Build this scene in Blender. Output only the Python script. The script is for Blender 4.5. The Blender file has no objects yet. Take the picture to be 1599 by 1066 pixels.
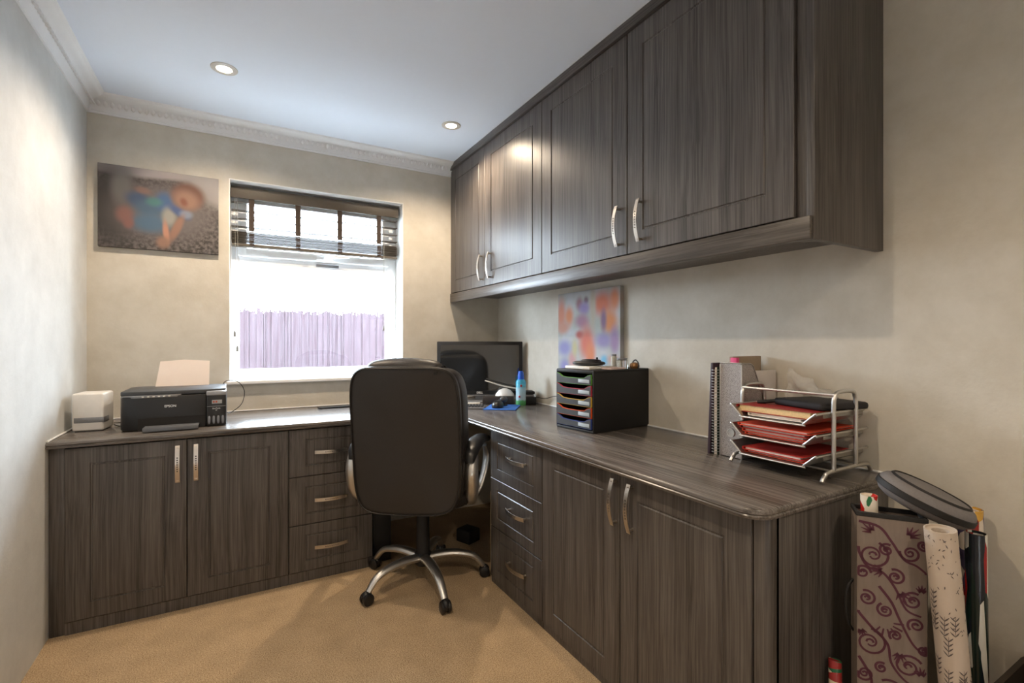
import bpy, bmesh, math, random
from math import sin, cos, pi, radians
from mathutils import Vector, Matrix
random.seed(7)
S = bpy.context.scene
C = S.collection

# ---------------------------------------------------------------- camera, world, exposure
cam = bpy.data.objects.new('camera', bpy.data.cameras.new('camera'))
C.objects.link(cam)
cam.location = (.598, 0, 1.10)
cam.rotation_euler = (radians(90), 0, radians(-29.77))
cam.data.sensor_width = 36
cam.data.lens = 758 / 1599 * 36
cam.data.clip_start = .02
S.camera = cam
S.view_settings.view_transform = 'Standard'
S.view_settings.look = 'None'
S.view_settings.gamma = 1
S.view_settings.use_curve_mapping = False
S.view_settings.exposure = 0.95
WORLD_STRENGTH = 22
DOWNLIGHT_POWER = 22.0
w = bpy.data.worlds.new('overcast_sky')
S.world = w
w.use_nodes = True
wn = w.node_tree
bg = wn.nodes['Background']
bg.inputs['Color'].default_value = (.80, .91, 1.0, 1)
bg.inputs['Strength'].default_value = WORLD_STRENGTH
# portal in the window opening (guides sky sampling only, gives no light itself)
pl = bpy.data.lights.new('window_portal', 'AREA')
pl.shape = 'RECTANGLE'; pl.size = .93; pl.size_y = 1.07
pl.cycles.is_portal = True
po = bpy.data.objects.new('window_portal', pl)
po.location = (1.041, 3.21, 1.418); po.rotation_euler = (radians(-90), 0, 0)
C.objects.link(po)
RW, YB, ZC = 2.178, 2.953, 2.25      # room width, window wall, ceiling
WT = .73                             # worktop height

# ---------------------------------------------------------------- materials
def srgb(r, g, b):
    f = lambda c: c / 12.92 if c <= .04045 else ((c + .055) / 1.055) ** 2.4
    return (f(r / 255), f(g / 255), f(b / 255), 1)

def newmat(name):
    m = bpy.data.materials.new(name); m.use_nodes = True
    nt = m.node_tree
    return m, nt, nt.nodes['Principled BSDF']

def mat(name, col, rough=.5, metal=0, var=.06, scale=40, bump=0, spec=.5, coat=0, trans=0, alpha=1, emit=0):
    m, nt, p = newmat(name)
    N, L = nt.nodes, nt.links
    c = srgb(*col)
    n = N.new('ShaderNodeTexNoise'); n.inputs['Scale'].default_value = scale; n.inputs['Detail'].default_value = 3
    g = N.new('ShaderNodeNewGeometry'); L.new(g.outputs['Position'], n.inputs['Vector'])
    mx = N.new('ShaderNodeMix'); mx.data_type = 'RGBA'
    mx.inputs['A'].default_value = tuple(x * (1 - var) for x in c[:3]) + (1,)
    mx.inputs['B'].default_value = tuple(min(1, x * (1 + var)) for x in c[:3]) + (1,)
    L.new(n.outputs['Fac'], mx.inputs['Factor']); L.new(mx.outputs['Result'], p.inputs['Base Color'])
    p.inputs['Roughness'].default_value = rough; p.inputs['Metallic'].default_value = metal
    p.inputs['Specular IOR Level'].default_value = spec
    p.inputs['Coat Weight'].default_value = coat
    p.inputs['Transmission Weight'].default_value = trans
    p.inputs['Alpha'].default_value = alpha
    if emit:
        p.inputs['Emission Color'].default_value = c; p.inputs['Emission Strength'].default_value = emit
    if bump:
        b = N.new('ShaderNodeBump'); b.inputs['Strength'].default_value = bump; b.inputs['Distance'].default_value = .002
        L.new(n.outputs['Fac'], b.inputs['Height']); L.new(b.outputs['Normal'], p.inputs['Normal'])
    return m

def wood(name, axis, rough=.36, gain=1.0):
    """dark grey-brown streaky laminate; axis = grain direction"""
    m, nt, p = newmat(name)
    N, L = nt.nodes, nt.links
    g = N.new('ShaderNodeNewGeometry')
    warp = N.new('ShaderNodeTexNoise'); warp.inputs['Scale'].default_value = 2.2; warp.inputs['Detail'].default_value = 1
    L.new(g.outputs['Position'], warp.inputs['Vector'])
    add = N.new('ShaderNodeVectorMath'); add.operation = 'MULTIPLY_ADD'
    L.new(warp.outputs['Color'], add.inputs[0]); add.inputs[1].default_value = (.022, .022, .022); L.new(g.outputs['Position'], add.inputs[2])
    def layer(hi, lo, detail, rg=.6):
        mp = N.new('ShaderNodeVectorMath'); mp.operation = 'MULTIPLY'
        s = [hi, hi, hi]; s[axis] = lo
        mp.inputs[1].default_value = s; L.new(add.outputs[0], mp.inputs[0])
        n = N.new('ShaderNodeTexNoise'); n.inputs['Scale'].default_value = 1; n.inputs['Detail'].default_value = detail
        n.inputs['Roughness'].default_value = rg
        L.new(mp.outputs[0], n.inputs['Vector']); return n
    a = layer(24, .9, 3); b = layer(170, 2.2, 3, .7)
    r1 = N.new('ShaderNodeValToRGB'); e = r1.color_ramp.elements
    k = lambda *c: tuple(x * gain for x in srgb(*c)[:3]) + (1,)
    e[0].position = .32; e[0].color = k(64, 58, 55); e[1].position = .72; e[1].color = k(112, 105, 101)
    L.new(a.outputs['Fac'], r1.inputs['Fac'])
    r2 = N.new('ShaderNodeValToRGB'); e = r2.color_ramp.elements
    e[0].position = .38; e[0].color = (0, 0, 0, 1); e[1].position = .70; e[1].color = (1, 1, 1, 1)
    L.new(b.outputs['Fac'], r2.inputs['Fac'])
    mx = N.new('ShaderNodeMix'); mx.data_type = 'RGBA'; mx.inputs['B'].default_value = k(176, 168, 161)
    sc = N.new('ShaderNodeMath'); sc.operation = 'MULTIPLY'; sc.inputs[1].default_value = .42
    L.new(r2.outputs['Color'], sc.inputs[0]); L.new(sc.outputs[0], mx.inputs['Factor'])
    L.new(r1.outputs['Color'], mx.inputs['A'])
    L.new(mx.outputs['Result'], p.inputs['Base Color'])
    p.inputs['Roughness'].default_value = rough
    bm_ = N.new('ShaderNodeBump'); bm_.inputs['Strength'].default_value = .12; bm_.inputs['Distance'].default_value = .001
    L.new(b.outputs['Fac'], bm_.inputs['Height']); L.new(bm_.outputs['Normal'], p.inputs['Normal'])
    return m

M = {}
M['wood_z'] = wood('dark_laminate_upright', 2, gain=.53)
M['wood_x'] = wood('dark_laminate_across', 0, gain=.53)
M['wood_y'] = wood('dark_laminate_lengthwise', 1, gain=.53)
M['top_x'] = wood('worktop_laminate_across', 0, rough=.24, gain=.82)
M['top_y'] = wood('worktop_laminate_lengthwise', 1, rough=.24, gain=.82)
M['gap'] = mat('dark_recess', (30, 27, 25), .8)
def wallmat(name, a, b, bump=.25):
    m, nt, p = newmat(name); N, L = nt.nodes, nt.links
    g = N.new('ShaderNodeNewGeometry')
    n = N.new('ShaderNodeTexNoise'); n.inputs['Scale'].default_value = 7; n.inputs['Detail'].default_value = 6; n.inputs['Roughness'].default_value = .65
    L.new(g.outputs['Position'], n.inputs['Vector'])
    r = N.new('ShaderNodeValToRGB'); r.color_ramp.elements[0].position = .35; r.color_ramp.elements[0].color = srgb(*a)
    r.color_ramp.elements[1].position = .65; r.color_ramp.elements[1].color = srgb(*b)
    L.new(n.outputs['Fac'], r.inputs['Fac']); L.new(r.outputs['Color'], p.inputs['Base Color'])
    n2 = N.new('ShaderNodeTexNoise'); n2.inputs['Scale'].default_value = 90; n2.inputs['Detail'].default_value = 4
    L.new(g.outputs['Position'], n2.inputs['Vector'])
    bp = N.new('ShaderNodeBump'); bp.inputs['Strength'].default_value = bump; bp.inputs['Distance'].default_value = .002
    L.new(n2.outputs['Fac'], bp.inputs['Height']); L.new(bp.outputs['Normal'], p.inputs['Normal'])
    p.inputs['Roughness'].default_value = .62
    return m
M['wall'] = wallmat('cream_mottled_paper', (196, 190, 177), (208, 203, 192))
M['wall_l'] = wallmat('cool_lit_mottled_paper', (198, 199, 197), (210, 211, 209))  # same wallpaper; the brighter, cooler light on this wall is painted into its colour
M['ceiling'] = mat('white_ceiling_paint', (224, 233, 246), .8, var=.01)
M['plaster'] = mat('white_plaster_moulding', (234, 236, 238), .7, var=.02)
def carpetmat():
    m, nt, p = newmat('beige_twist_carpet'); N, L = nt.nodes, nt.links
    g = N.new('ShaderNodeNewGeometry')
    n = N.new('ShaderNodeTexNoise'); n.inputs['Scale'].default_value = 260; n.inputs['Detail'].default_value = 3
    n3 = N.new('ShaderNodeTexNoise'); n3.inputs['Scale'].default_value = 9; n3.inputs['Detail'].default_value = 3
    L.new(g.outputs['Position'], n.inputs['Vector']); L.new(g.outputs['Position'], n3.inputs['Vector'])
    r = N.new('ShaderNodeValToRGB'); e = r.color_ramp.elements
    e[0].position = .34; e[0].color = srgb(156, 127, 96); e[1].position = .62; e[1].color = srgb(216, 190, 154)
    L.new(n.outputs['Fac'], r.inputs['Fac'])
    mx = N.new('ShaderNodeMix'); mx.data_type = 'RGBA'; mx.blend_type = 'MULTIPLY'; mx.inputs['Factor'].default_value = .35
    L.new(r.outputs['Color'], mx.inputs['A']); L.new(n3.outputs['Fac'], mx.inputs['B'])
    L.new(mx.outputs['Result'], p.inputs['Base Color'])
    bp = N.new('ShaderNodeBump'); bp.inputs['Strength'].default_value = .6; bp.inputs['Distance'].default_value = .004
    L.new(n.outputs['Fac'], bp.inputs['Height']); L.new(bp.outputs['Normal'], p.inputs['Normal'])
    p.inputs['Roughness'].default_value = .95; p.inputs['Specular IOR Level'].default_value = .1
    return m
M['carpet'] = carpetmat()
M['steel'] = mat('brushed_steel', (205, 198, 190), .28, 1, var=.05)
M['chrome'] = mat('satin_silver', (205, 203, 200), .38, 1, var=.03)
M['pvc'] = mat('white_pvc', (238, 240, 242), .35, var=.01)
M['gloss_white'] = mat('white_gloss_paint', (240, 240, 238), .3, var=.01)
M['leather'] = mat('black_leather', (38, 34, 32), .42, var=.15, scale=160, bump=.25)
M['leather_seam'] = mat('black_piping', (26, 23, 22), .5)
M['black'] = mat('black_plastic', (26, 26, 28), .35)
M['black_matt'] = mat('black_matt_plastic', (24, 23, 24), .65, bump=.1, scale=300)
M['grey_plastic'] = mat('dark_grey_plastic', (62, 64, 68), .45)
M['silver_plastic'] = mat('silver_grey_plastic', (135, 136, 140), .35, metal=.4)
M['white_plastic'] = mat('white_plastic', (228, 224, 218), .35)
M['paper'] = mat('white_paper', (240, 232, 224), .8)
M['slat'] = mat('taupe_wood_slats', (88, 80, 69), .5, var=.1)
M['tape'] = mat('dark_brown_tape', (72, 60, 52), .8)
M['cord'] = mat('pale_cord', (165, 160, 150), .7)
M['screen'] = mat('switched_off_screen', (28, 29, 30), .06, spec=.9, coat=1)
M['text_white'] = mat('white_print', (225, 225, 225), .5)
M['text_grey'] = mat('silver_print', (160, 160, 160), .4)
M['blue'] = mat('blue_foam', (40, 95, 175), .7)
M['lens'] = mat('lit_lamp_lens', (255, 236, 205), .3, emit=14)

def obj(name, mb, material, parent=None, kind=None, smooth=38):
    me = bpy.data.meshes.new(name)
    bmesh.ops.recalc_face_normals(mb, faces=mb.faces)
    mb.to_mesh(me); mb.free()
    mats = material if isinstance(material, (list, tuple)) else [material]
    for mm in mats: me.materials.append(mm)
    me.shade_smooth(); me.set_sharp_from_angle(angle=radians(smooth))
    o = bpy.data.objects.new(name, me); C.objects.link(o)
    if parent: o.parent = parent
    if kind: o['kind'] = kind
    return o

def thing(name, label, cat, loc=(0, 0, 0), rotz=0, group=None):
    o = bpy.data.objects.new(name, None); C.objects.link(o)
    o.empty_display_size = .05
    o.location = loc; o.rotation_euler = (0, 0, rotz)
    o['label'] = label; o['category'] = cat
    if group: o['group'] = group
    return o

def tag(o, label, cat, group=None):
    o['label'] = label; o['category'] = cat
    if group: o['group'] = group
    return o

# ---------------------------------------------------------------- mesh helpers
def B(): return bmesh.new()

def merge(dst, src, mtx=None, mi=0):
    if mtx is not None: bmesh.ops.transform(src, matrix=mtx, verts=src.verts)
    me = bpy.data.meshes.new('t'); src.to_mesh(me); src.free()
    n = len(dst.faces)
    dst.from_mesh(me); bpy.data.meshes.remove(me)
    dst.faces.ensure_lookup_table()
    for f in dst.faces[n:]: f.material_index = mi
    return dst

def box(dst, x0, x1, y0, y1, z0, z1, bev=0, seg=2, mtx=None, mi=0):
    t = B(); bmesh.ops.create_cube(t, size=1)
    for v in t.verts:
        v.co = Vector(((x0 + x1) / 2 + v.co.x * (x1 - x0), (y0 + y1) / 2 + v.co.y * (y1 - y0), (z0 + z1) / 2 + v.co.z * (z1 - z0)))
    if bev: bmesh.ops.bevel(t, geom=t.edges[:], offset=bev, segments=seg, profile=.5, affect='EDGES')
    return merge(dst, t, mtx, mi)

def smoothpts(P, n=6):
    P = [Vector(p) for p in P]; out = []
    for i in range(len(P) - 1):
        p0 = P[max(i - 1, 0)]; p1 = P[i]; p2 = P[i + 1]; p3 = P[min(i + 2, len(P) - 1)]
        for k in range(n):
            t = k / n
            out.append(.5 * ((2 * p1) + (-p0 + p2) * t + (2 * p0 - 5 * p1 + 4 * p2 - p3) * t * t + (-p0 + 3 * p1 - 3 * p2 + p3) * t ** 3))
    out.append(P[-1]); return out

def tube(dst, P, r, seg=8, flat=1.0, up=None, mi=0, smooth=6, cap=True):
    """swept tube; r is a number or one radius per control point; flat scales the second axis"""
    if smooth:
        rr = r if isinstance(r, (list, tuple)) else [r] * len(P)
        Q = smoothpts(P, smooth); R = []
        for i in range(len(P) - 1):
            for k in range(smooth): R.append(rr[i] + (rr[i + 1] - rr[i]) * k / smooth)
        R.append(rr[-1])
    else:
        Q = [Vector(p) for p in P]; R = r if isinstance(r, (list, tuple)) else [r] * len(Q)
    t = B(); rings = []
    ref = Vector(up) if up else None
    for i, p in enumerate(Q):
        d = (Q[min(i + 1, len(Q) - 1)] - Q[max(i - 1, 0)]).normalized()
        if up: a = d.cross(Vector(up))
        else:
            if ref is None: ref = Vector((0, 0, 1)) if abs(d.z) < .9 else Vector((1, 0, 0))
            a = d.cross(ref)
        if a.length < 1e-5: a = d.orthogonal()
        a.normalize(); b = a.cross(d).normalized()
        if not up: ref = b
        rings.append([t.verts.new(p + a * R[i] * cos(2 * pi * k / seg) + b * R[i] * flat * sin(2 * pi * k / seg)) for k in range(seg)])
    for i in range(len(rings) - 1):
        for k in range(seg):
            t.faces.new((rings[i][k], rings[i][(k + 1) % seg], rings[i + 1][(k + 1) % seg], rings[i + 1][k]))
    if cap: t.faces.new(rings[0][::-1]); t.faces.new(rings[-1])
    return merge(dst, t, None, mi)

def lathe(dst, prof, seg=24, mtx=None, mi=0):
    """prof: list of (radius, z); revolved about z"""
    t = B(); rings = []
    for r, z in prof:
        if r < 1e-6: rings.append([t.verts.new((0, 0, z))])
        else: rings.append([t.verts.new((r * cos(2 * pi * k / seg), r * sin(2 * pi * k / seg), z)) for k in range(seg)])
    for a, b in zip(rings, rings[1:]):
        for k in range(seg):
            k2 = (k + 1) % seg
            if len(a) == 1 and len(b) == 1: continue
            if len(a) == 1: t.faces.new((a[0], b[k2], b[k]))
            elif len(b) == 1: t.faces.new((a[k], a[k2], b[0]))
            else: t.faces.new((a[k], a[k2], b[k2], b[k]))
    return merge(dst, t, mtx, mi)

def prism(dst, poly, a0, a1, axis='z', bev=0, mtx=None, mi=0):
    """extrude a 2-D polygon; axis z: (x,y), axis y: (x,z), axis x: (y,z)"""
    t = B()
    def P(p, a):
        return {'z': (p[0], p[1], a), 'y': (p[0], a, p[1]), 'x': (a, p[0], p[1])}[axis]
    lo = [t.verts.new(P(p, a0)) for p in poly]; hi = [t.verts.new(P(p, a1)) for p in poly]
    n = len(poly)
    t.faces.new(lo[::-1]); t.faces.new(hi)
    for i in range(n): t.faces.new((lo[i], lo[(i + 1) % n], hi[(i + 1) % n], hi[i]))
    bmesh.ops.recalc_face_normals(t, faces=t.faces)
    if bev:
        es = [e for e in t.edges if len(e.link_faces) == 2 and e.calc_face_angle(0) > radians(40)]
        bmesh.ops.bevel(t, geom=es, offset=bev, segments=2, profile=.5, affect='EDGES')
    return merge(dst, t, mtx, mi)

def sph(dst, c, r, seg=16, mi=0, mtx=None, p=1.0):
    """(super)ellipsoid with radii r; p < 1 squares it off"""
    t = B(); bmesh.ops.create_uvsphere(t, u_segments=seg, v_segments=seg * 3 // 4, radius=1)
    sg = lambda v: (abs(v) ** p) * (1 if v >= 0 else -1)
    for v in t.verts: v.co = Vector((c[0] + r[0] * sg(v.co.x), c[1] + r[1] * sg(v.co.y), c[2] + r[2] * sg(v.co.z)))
    return merge(dst, t, mtx, mi)

def text(body, size, material, parent, loc, rot, name='lettering', depth=.0004, bold=0):
    cu = bpy.data.curves.new('t', 'FONT'); cu.body = body; cu.size = size; cu.extrude = depth
    cu.align_x = 'CENTER'; cu.align_y = 'CENTER'; cu.offset = bold
    to = bpy.data.objects.new('t', cu); C.objects.link(to)
    me = bpy.data.meshes.new_from_object(to.evaluated_get(bpy.context.evaluated_depsgraph_get()))
    bpy.data.objects.remove(to); me.name = name; me.materials.clear(); me.materials.append(material)
    o = bpy.data.objects.new(name, me); C.objects.link(o); o.parent = parent
    o.location = loc; o.rotation_euler = rot
    return o

def copy_tree(o, parent=None):
    c = o.copy(); C.objects.link(c)
    if parent: c.parent = parent
    for ch in [x for x in bpy.data.objects if x.parent == o]: copy_tree(ch, c)
    return c

def panel_front(b, W, z0, z1, mx, mz, x0=0, th=.018, groove=True):
    """front board with a routed rectangle; faces local -y, front face at y = 0"""
    rings = [(0, 0, th), (0, 0, .0015), (.0015, .0015, 0)]
    if groove: rings += [(mx, mz, 0), (mx + .002, mz + .002, .0035), (mx + .006, mz + .006, .0035), (mx + .009, mz + .009, .0002)]
    t = B(); R = []
    for ix, iz, y in rings:
        R.append([t.verts.new(p) for p in ((x0 + ix, y, z0 + iz), (x0 + W - ix, y, z0 + iz), (x0 + W - ix, y, z1 - iz), (x0 + ix, y, z1 - iz))])
    for a, c in zip(R, R[1:]):
        for k in range(4): t.faces.new((a[k], a[(k + 1) % 4], c[(k + 1) % 4], c[k]))
    t.faces.new(R[-1]); t.faces.new(R[0][::-1])
    return merge(b, t)


# ---------------------------------------------------------------- the room
b = B(); box(b, -.15, RW + .15, -1.2, YB + .3, -.1, 0); obj('floor', b, M['carpet'], kind='structure')
b = B(); box(b, -.15, RW + .15, -1.2, YB + .3, ZC, ZC + .1); obj('ceiling', b, M['ceiling'], kind='structure')
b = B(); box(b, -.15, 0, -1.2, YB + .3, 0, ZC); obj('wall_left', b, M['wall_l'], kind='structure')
b = B(); box(b, RW, RW + .15, -1.2, YB + .3, 0, ZC); obj('wall_right', b, M['wall'], kind='structure')
WX0, WX1, WZ0, WZ1 = .574, 1.508, .879, 1.957
b = B()
box(b, 0, WX0, YB, YB + .3, 0, ZC); box(b, WX1, RW, YB, YB + .3, 0, ZC)
box(b, WX0, WX1, YB, YB + .3, 0, WZ0); box(b, WX0, WX1, YB, YB + .3, WZ1, ZC)
obj('wall_back', b, M['wall'], kind='structure')
b = B()
box(b, .0, .2, -1.3, -1.2, 0, ZC); box(b, 1.04, RW, -1.3, -1.2, 0, ZC); box(b, .2, 1.04, -1.3, -1.2, 2.02, ZC)
obj('wall_front', b, M['wall'], kind='structure')
b = B(); panel_front(b, .83, .003, 2.015, .12, .14, .205, .04)
dn = obj('door_1', b, M['gloss_white'], kind='structure'); dn.location = (1.245, -1.24, 0); dn.rotation_euler = (0, 0, pi)
# white lining of the window recess
b = B()
t = .004
box(b, WX0, WX0 + t, YB - .002, YB + .16, WZ0, WZ1); box(b, WX1 - t, WX1, YB - .002, YB + .16, WZ0, WZ1)
box(b, WX0, WX1, YB - .002, YB + .16, WZ1 - t, WZ1)
obj('trim_1', b, M['gloss_white'], kind='structure')
b = B(); box(b, WX0 - .012, WX1 + .012, YB - .028, YB - .0005, WZ0 - .006, WZ0 + .014, .005, 3)
box(b, WX0 + .001, WX1 - .001, YB - .005, YB + .14, WZ0 + .0005, WZ0 + .014)
obj('trim_2', b, M['gloss_white'], kind='structure')

# plaster cornice: cove with beads, one per wall
def cornice(name, a, b_, inward):
    """a, b_: ends along the wall (x, y); inward: unit vector into the room"""
    A, Bq = Vector(a + (0,)), Vector(b_ + (0,)); n = Vector(inward + (0,)); d = (Bq - A)
    L = d.length; d.normalize()
    prof = [(0, -.078), (.008, -.078), (.010, -.070), (.007, -.066)]
    for i in range(7):
        an = i / 6 * pi / 2; prof.append((.010 + .046 * (1 - cos(an)), -.060 + .044 * sin(an)))
    prof += [(.062, -.014), (.066, -.010), (.074, -.008), (.078, 0), (0, 0)]
    t = B()
    r0 = [t.verts.new(A + n * p[0] + Vector((0, 0, ZC + p[1]))) for p in prof]
    r1 = [t.verts.new(Bq + n * p[0] + Vector((0, 0, ZC + p[1]))) for p in prof]
    for i in range(len(prof)):
        j = (i + 1) % len(prof); t.faces.new((r0[i], r0[j], r1[j], r1[i]))
    t.faces.new(r0); t.faces.new(r1[::-1])
    k = .02
    while k < L - .02:
        c = A + d * k + n * .026 + Vector((0, 0, ZC - .036))
        rx = Matrix.Translation(c) @ Matrix.Rotation(math.atan2(d.y, d.x), 4, 'Z') @ Matrix.Rotation(radians(-45 if inward != (0, -1) else 45), 4, 'X')
        s = B(); bmesh.ops.create_icosphere(s, subdivisions=1, radius=1)
        for v in s.verts: v.co = Vector((v.co.x * .009, v.co.y * .006, v.co.z * .016))
        merge(t, s, rx)
        k += .026
    obj(name, t, M['plaster'], kind='structure')
cornice('trim_3', (0, YB), (1.83, YB), (0, -1))
cornice('trim_4', (0, -1.2), (0, YB), (1, 0))

# ---------------------------------------------------------------- window, blind, outside
FY0, FY1 = 3.092, 3.150
wnd = bpy.data.objects.new('window_1', None); C.objects.link(wnd); wnd['kind'] = 'structure'
def framebox(b, x0, x1, z0, z1, wl, wr, wb, wt_, y0, y1, bev=.006):
    box(b, x0, x0 + wl, y0, y1, z0, z1, bev); box(b, x1 - wr, x1, y0, y1, z0, z1, bev)
    box(b, x0 + wl * .7, x1 - wr * .7, y0 + .001, y1 - .001, z0, z0 + wb, bev); box(b, x0 + wl * .7, x1 - wr * .7, y0 + .001, y1 - .001, z1 - wt_, z1, bev)
b = B(); framebox(b, WX0 + .004, WX1 - .004, .893, WZ1 - .004, .045, .06, .052, .045, FY0, FY1)
box(b, WX0 + .04, WX1 - .05, FY0 + .002, FY1 - .002, 1.532, 1.582, .006)
obj('window_frame', b, M['pvc'], wnd)
b = B(); framebox(b, .615, 1.455, 1.575, 1.915, .045, .045, .045, .05, FY0 - .018, FY1 - .02, .008)
obj('opening_sash', b, M['pvc'], wnd)
gm = bpy.data.materials.new('misted_glass'); gm.use_nodes = True
N, L = gm.node_tree.nodes, gm.node_tree.links
N.remove(N['Principled BSDF'])
tr = N.new('ShaderNodeBsdfTransparent'); tr.inputs[0].default_value = (.93, .95, .97, 1)
tl = N.new('ShaderNodeBsdfTranslucent'); tl.inputs[0].default_value = (.9, .9, 1, 1)
gl = N.new('ShaderNodeBsdfGlossy'); gl.inputs['Roughness'].default_value = .03
nz = N.new('ShaderNodeTexNoise'); nz.inputs['Scale'].default_value = 1; nz.inputs['Detail'].default_value = 5
gp = N.new('ShaderNodeNewGeometry'); vm = N.new('ShaderNodeVectorMath'); vm.operation = 'MULTIPLY'; vm.inputs[1].default_value = (60, 1, 6)
L.new(gp.outputs['Position'], vm.inputs[0]); L.new(vm.outputs[0], nz.inputs['Vector'])
mr = N.new('ShaderNodeMapRange'); mr.inputs['From Min'].default_value = .3; mr.inputs['From Max'].default_value = .7
mr.inputs['To Min'].default_value = .002; mr.inputs['To Max'].default_value = .012
L.new(nz.outputs['Fac'], mr.inputs['Value'])
m1 = N.new('ShaderNodeMixShader'); L.new(mr.outputs[0], m1.inputs[0]); L.new(tr.outputs[0], m1.inputs[1]); L.new(tl.outputs[0], m1.inputs[2])
m2 = N.new('ShaderNodeMixShader'); m2.inputs[0].default_value = .04; L.new(m1.outputs[0], m2.inputs[1]); L.new(gl.outputs[0], m2.inputs[2])
L.new(m2.outputs[0], N['Material Output'].inputs['Surface'])
b = B(); box(b, .617, 1.447, 3.105, 3.109, .944, 1.536); obj('pane', b, gm, wnd)
b = B(); box(b, .655, 1.415, 3.095, 3.099, 1.616, 1.87); obj('pane', b, gm, wnd)
b = B()
box(b, 1.02, 1.12, FY0 - .032, FY0 - .018, 1.583, 1.603, .004)
tube(b, [(1.07, FY0 - .03, 1.593), (1.07, FY0 - .055, 1.593), (1.10, FY0 - .06, 1.600), (1.20, FY0 - .058, 1.606)], [.010, .009, .008, .007], 8)
hnd = obj('handle', b, M['pvc'], wnd)
b = B(); box(b, 1.02, 1.15, FY0 - .004, FY0 + .003, 1.545, 1.562, .003); obj('trickle_vent', b, M['silver_plastic'], wnd)['label'] = 'grey slot vent'

bl = thing('venetian_blind', 'taupe wooden venetian blind part raised in the window recess with brown tapes', 'blind', (0, 3.015, 1.876))
b = B(); box(b, WX0 + .006, WX1 - .012, -.008, .004, .0, .062, .003); obj('valance', b, M['slat'], bl)
b = B(); box(b, WX0 + .012, WX1 - .018, .006, .05, .015, .06); obj('headrail', b, M['slat'], bl)
zz = [-.018, -.062, -.106, -.150] + [-.178 - .0072 * i for i in range(9)]
for i, z in enumerate(zz):
    b = B()
    tilt = random.uniform(-.05, .05) + .03
    mtx = Matrix.Translation((0, .028, z)) @ Matrix.Rotation(tilt, 4, 'X')
    box(b, WX0 + .010, WX1 - .016, -.022, .022, -.0014, .0014, .0008, 1, mtx)
    obj('slat', b, M['slat'], bl)
b = B(); box(b, WX0 + .010, WX1 - .016, .004, .050, -.257, -.243, .003); obj('bottom_rail', b, M['slat'], bl)
for x in (.68, .914, 1.143, 1.374):
    b = B(); box(b, x - .014, x + .014, -.0015, 0, -.175, .005)
    for k in range(9):   # gathered folds where the slats are stacked
        z = -.178 - .009 * k
        box(b, x - .012 + .001 * (k % 2), x + .012 + .001 * (k % 2), -.008, -.0005, z - .006, z, .002)
    obj('ladder_tape', b, M['tape'], bl)
for x, z1 in ((.60, -.72), (.612, -.80), (1.402, -.68)):
    b = B(); tube(b, [(x, -.006, .0), (x + .002, -.007, -.3), (x, -.007, z1)], .0009, 5); cd = obj('pull_cord', b, M['cord'], bl)
    b = B(); mt = Matrix.Translation((x, -.007, z1 - .03)); lathe(b, [(0, 0), (.006, .001), (.0055, .02), (.003, .03), (0, .031)], 10, mt)
    obj('tassel', b, M['slat'], cd)

# outside: reed screen fence, ground
b = B(); box(b, -6, 9, 3.3, 14, -.35, -.25); obj('ground_outside', b, mat('pale_paving', (212, 212, 212), .9, scale=4), kind='structure')
fr = thing('reed_fence', 'mauve brown reed screen fence with ragged top outside the window', 'fence', (0, 4.4, -.25))
b = B(); x = -1.2
while x < 3.4:
    wd = random.uniform(.007, .014); h = 1.60 + random.gauss(0, .014)
    box(b, x, x + wd * 1.04, random.uniform(-.008, 0), .012, 0, h, 0)
    x += wd
obj('reed_panel', b, mat('mauve_reed', (47, 30, 37), .85, var=.35, scale=60), fr)
for i in range(4):
    b = B(); box(b, -1.1 + i * 1.45, -1.02 + i * 1.45, .02, .1, 0, 1.5, .004); obj('fence_post', b, M['slat'], fr)

# ---------------------------------------------------------------- fitted furniture
def handle_mesh(L=.15, wd=.0155, vertical=True):
    """bowed flat strap with seven square holes, two posts; centre at origin, bows to -y"""
    nseg = 66; t = B(); rows = []
    for i in range(nseg + 1):
        s = i / nseg; u = (s - .5) * L; y = -.017 - .015 * (1 - (2 * s - 1) ** 2)
        rows.append([t.verts.new((w_ * wd, y, u)) for w_ in (-.5, -.18, .18, .5)])
    holes = {20 + 4 * k + j for k in range(7) for j in (0, 1)}
    for i in range(nseg):
        for c in range(3):
            if c == 1 and i in holes: continue
            t.faces.new((rows[i][c], rows[i][c + 1], rows[i + 1][c + 1], rows[i + 1][c]))
    bmesh.ops.recalc_face_normals(t, faces=t.faces)
    bmesh.ops.solidify(t, geom=t.faces[:], thickness=.0025)
    for s in (-1, 1):
        m = Matrix.Translation((0, -.021, s * L * .43)) @ Matrix.Rotation(radians(-90), 4, 'X')
        lathe(t, [(0, 0), (.0045, 0), (.0045, .021), (0, .021)], 10, m)
    if not vertical: bmesh.ops.rotate(t, matrix=Matrix.Rotation(radians(90), 3, 'Y'), verts=t.verts)
    return t

def add_handle(parent, x, z, vertical=True, L=.15):
    h = obj('handle', handle_mesh(L, .0155, vertical), M['steel'], parent)
    h.location = (x, 0, z); return h

def carcass(name, W, z0, z1, depth, parent, m, plinth=0):
    b = B()
    box(b, 0, .016, .0195, depth, z0, z1); box(b, W - .016, W, .0195, depth, z0, z1)
    box(b, .016, W - .016, .0195, depth, z0, z0 + .016); box(b, .016, W - .016, .0195, depth, z1 - .016, z1)
    box(b, .016, W - .016, depth - .008, depth, z0 + .016, z1 - .016)
    if plinth: box(b, 0, W, .006, .02, 0, plinth - .003)
    return obj(name, b, m, parent)

G = .0015
YF = 2.398
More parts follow.
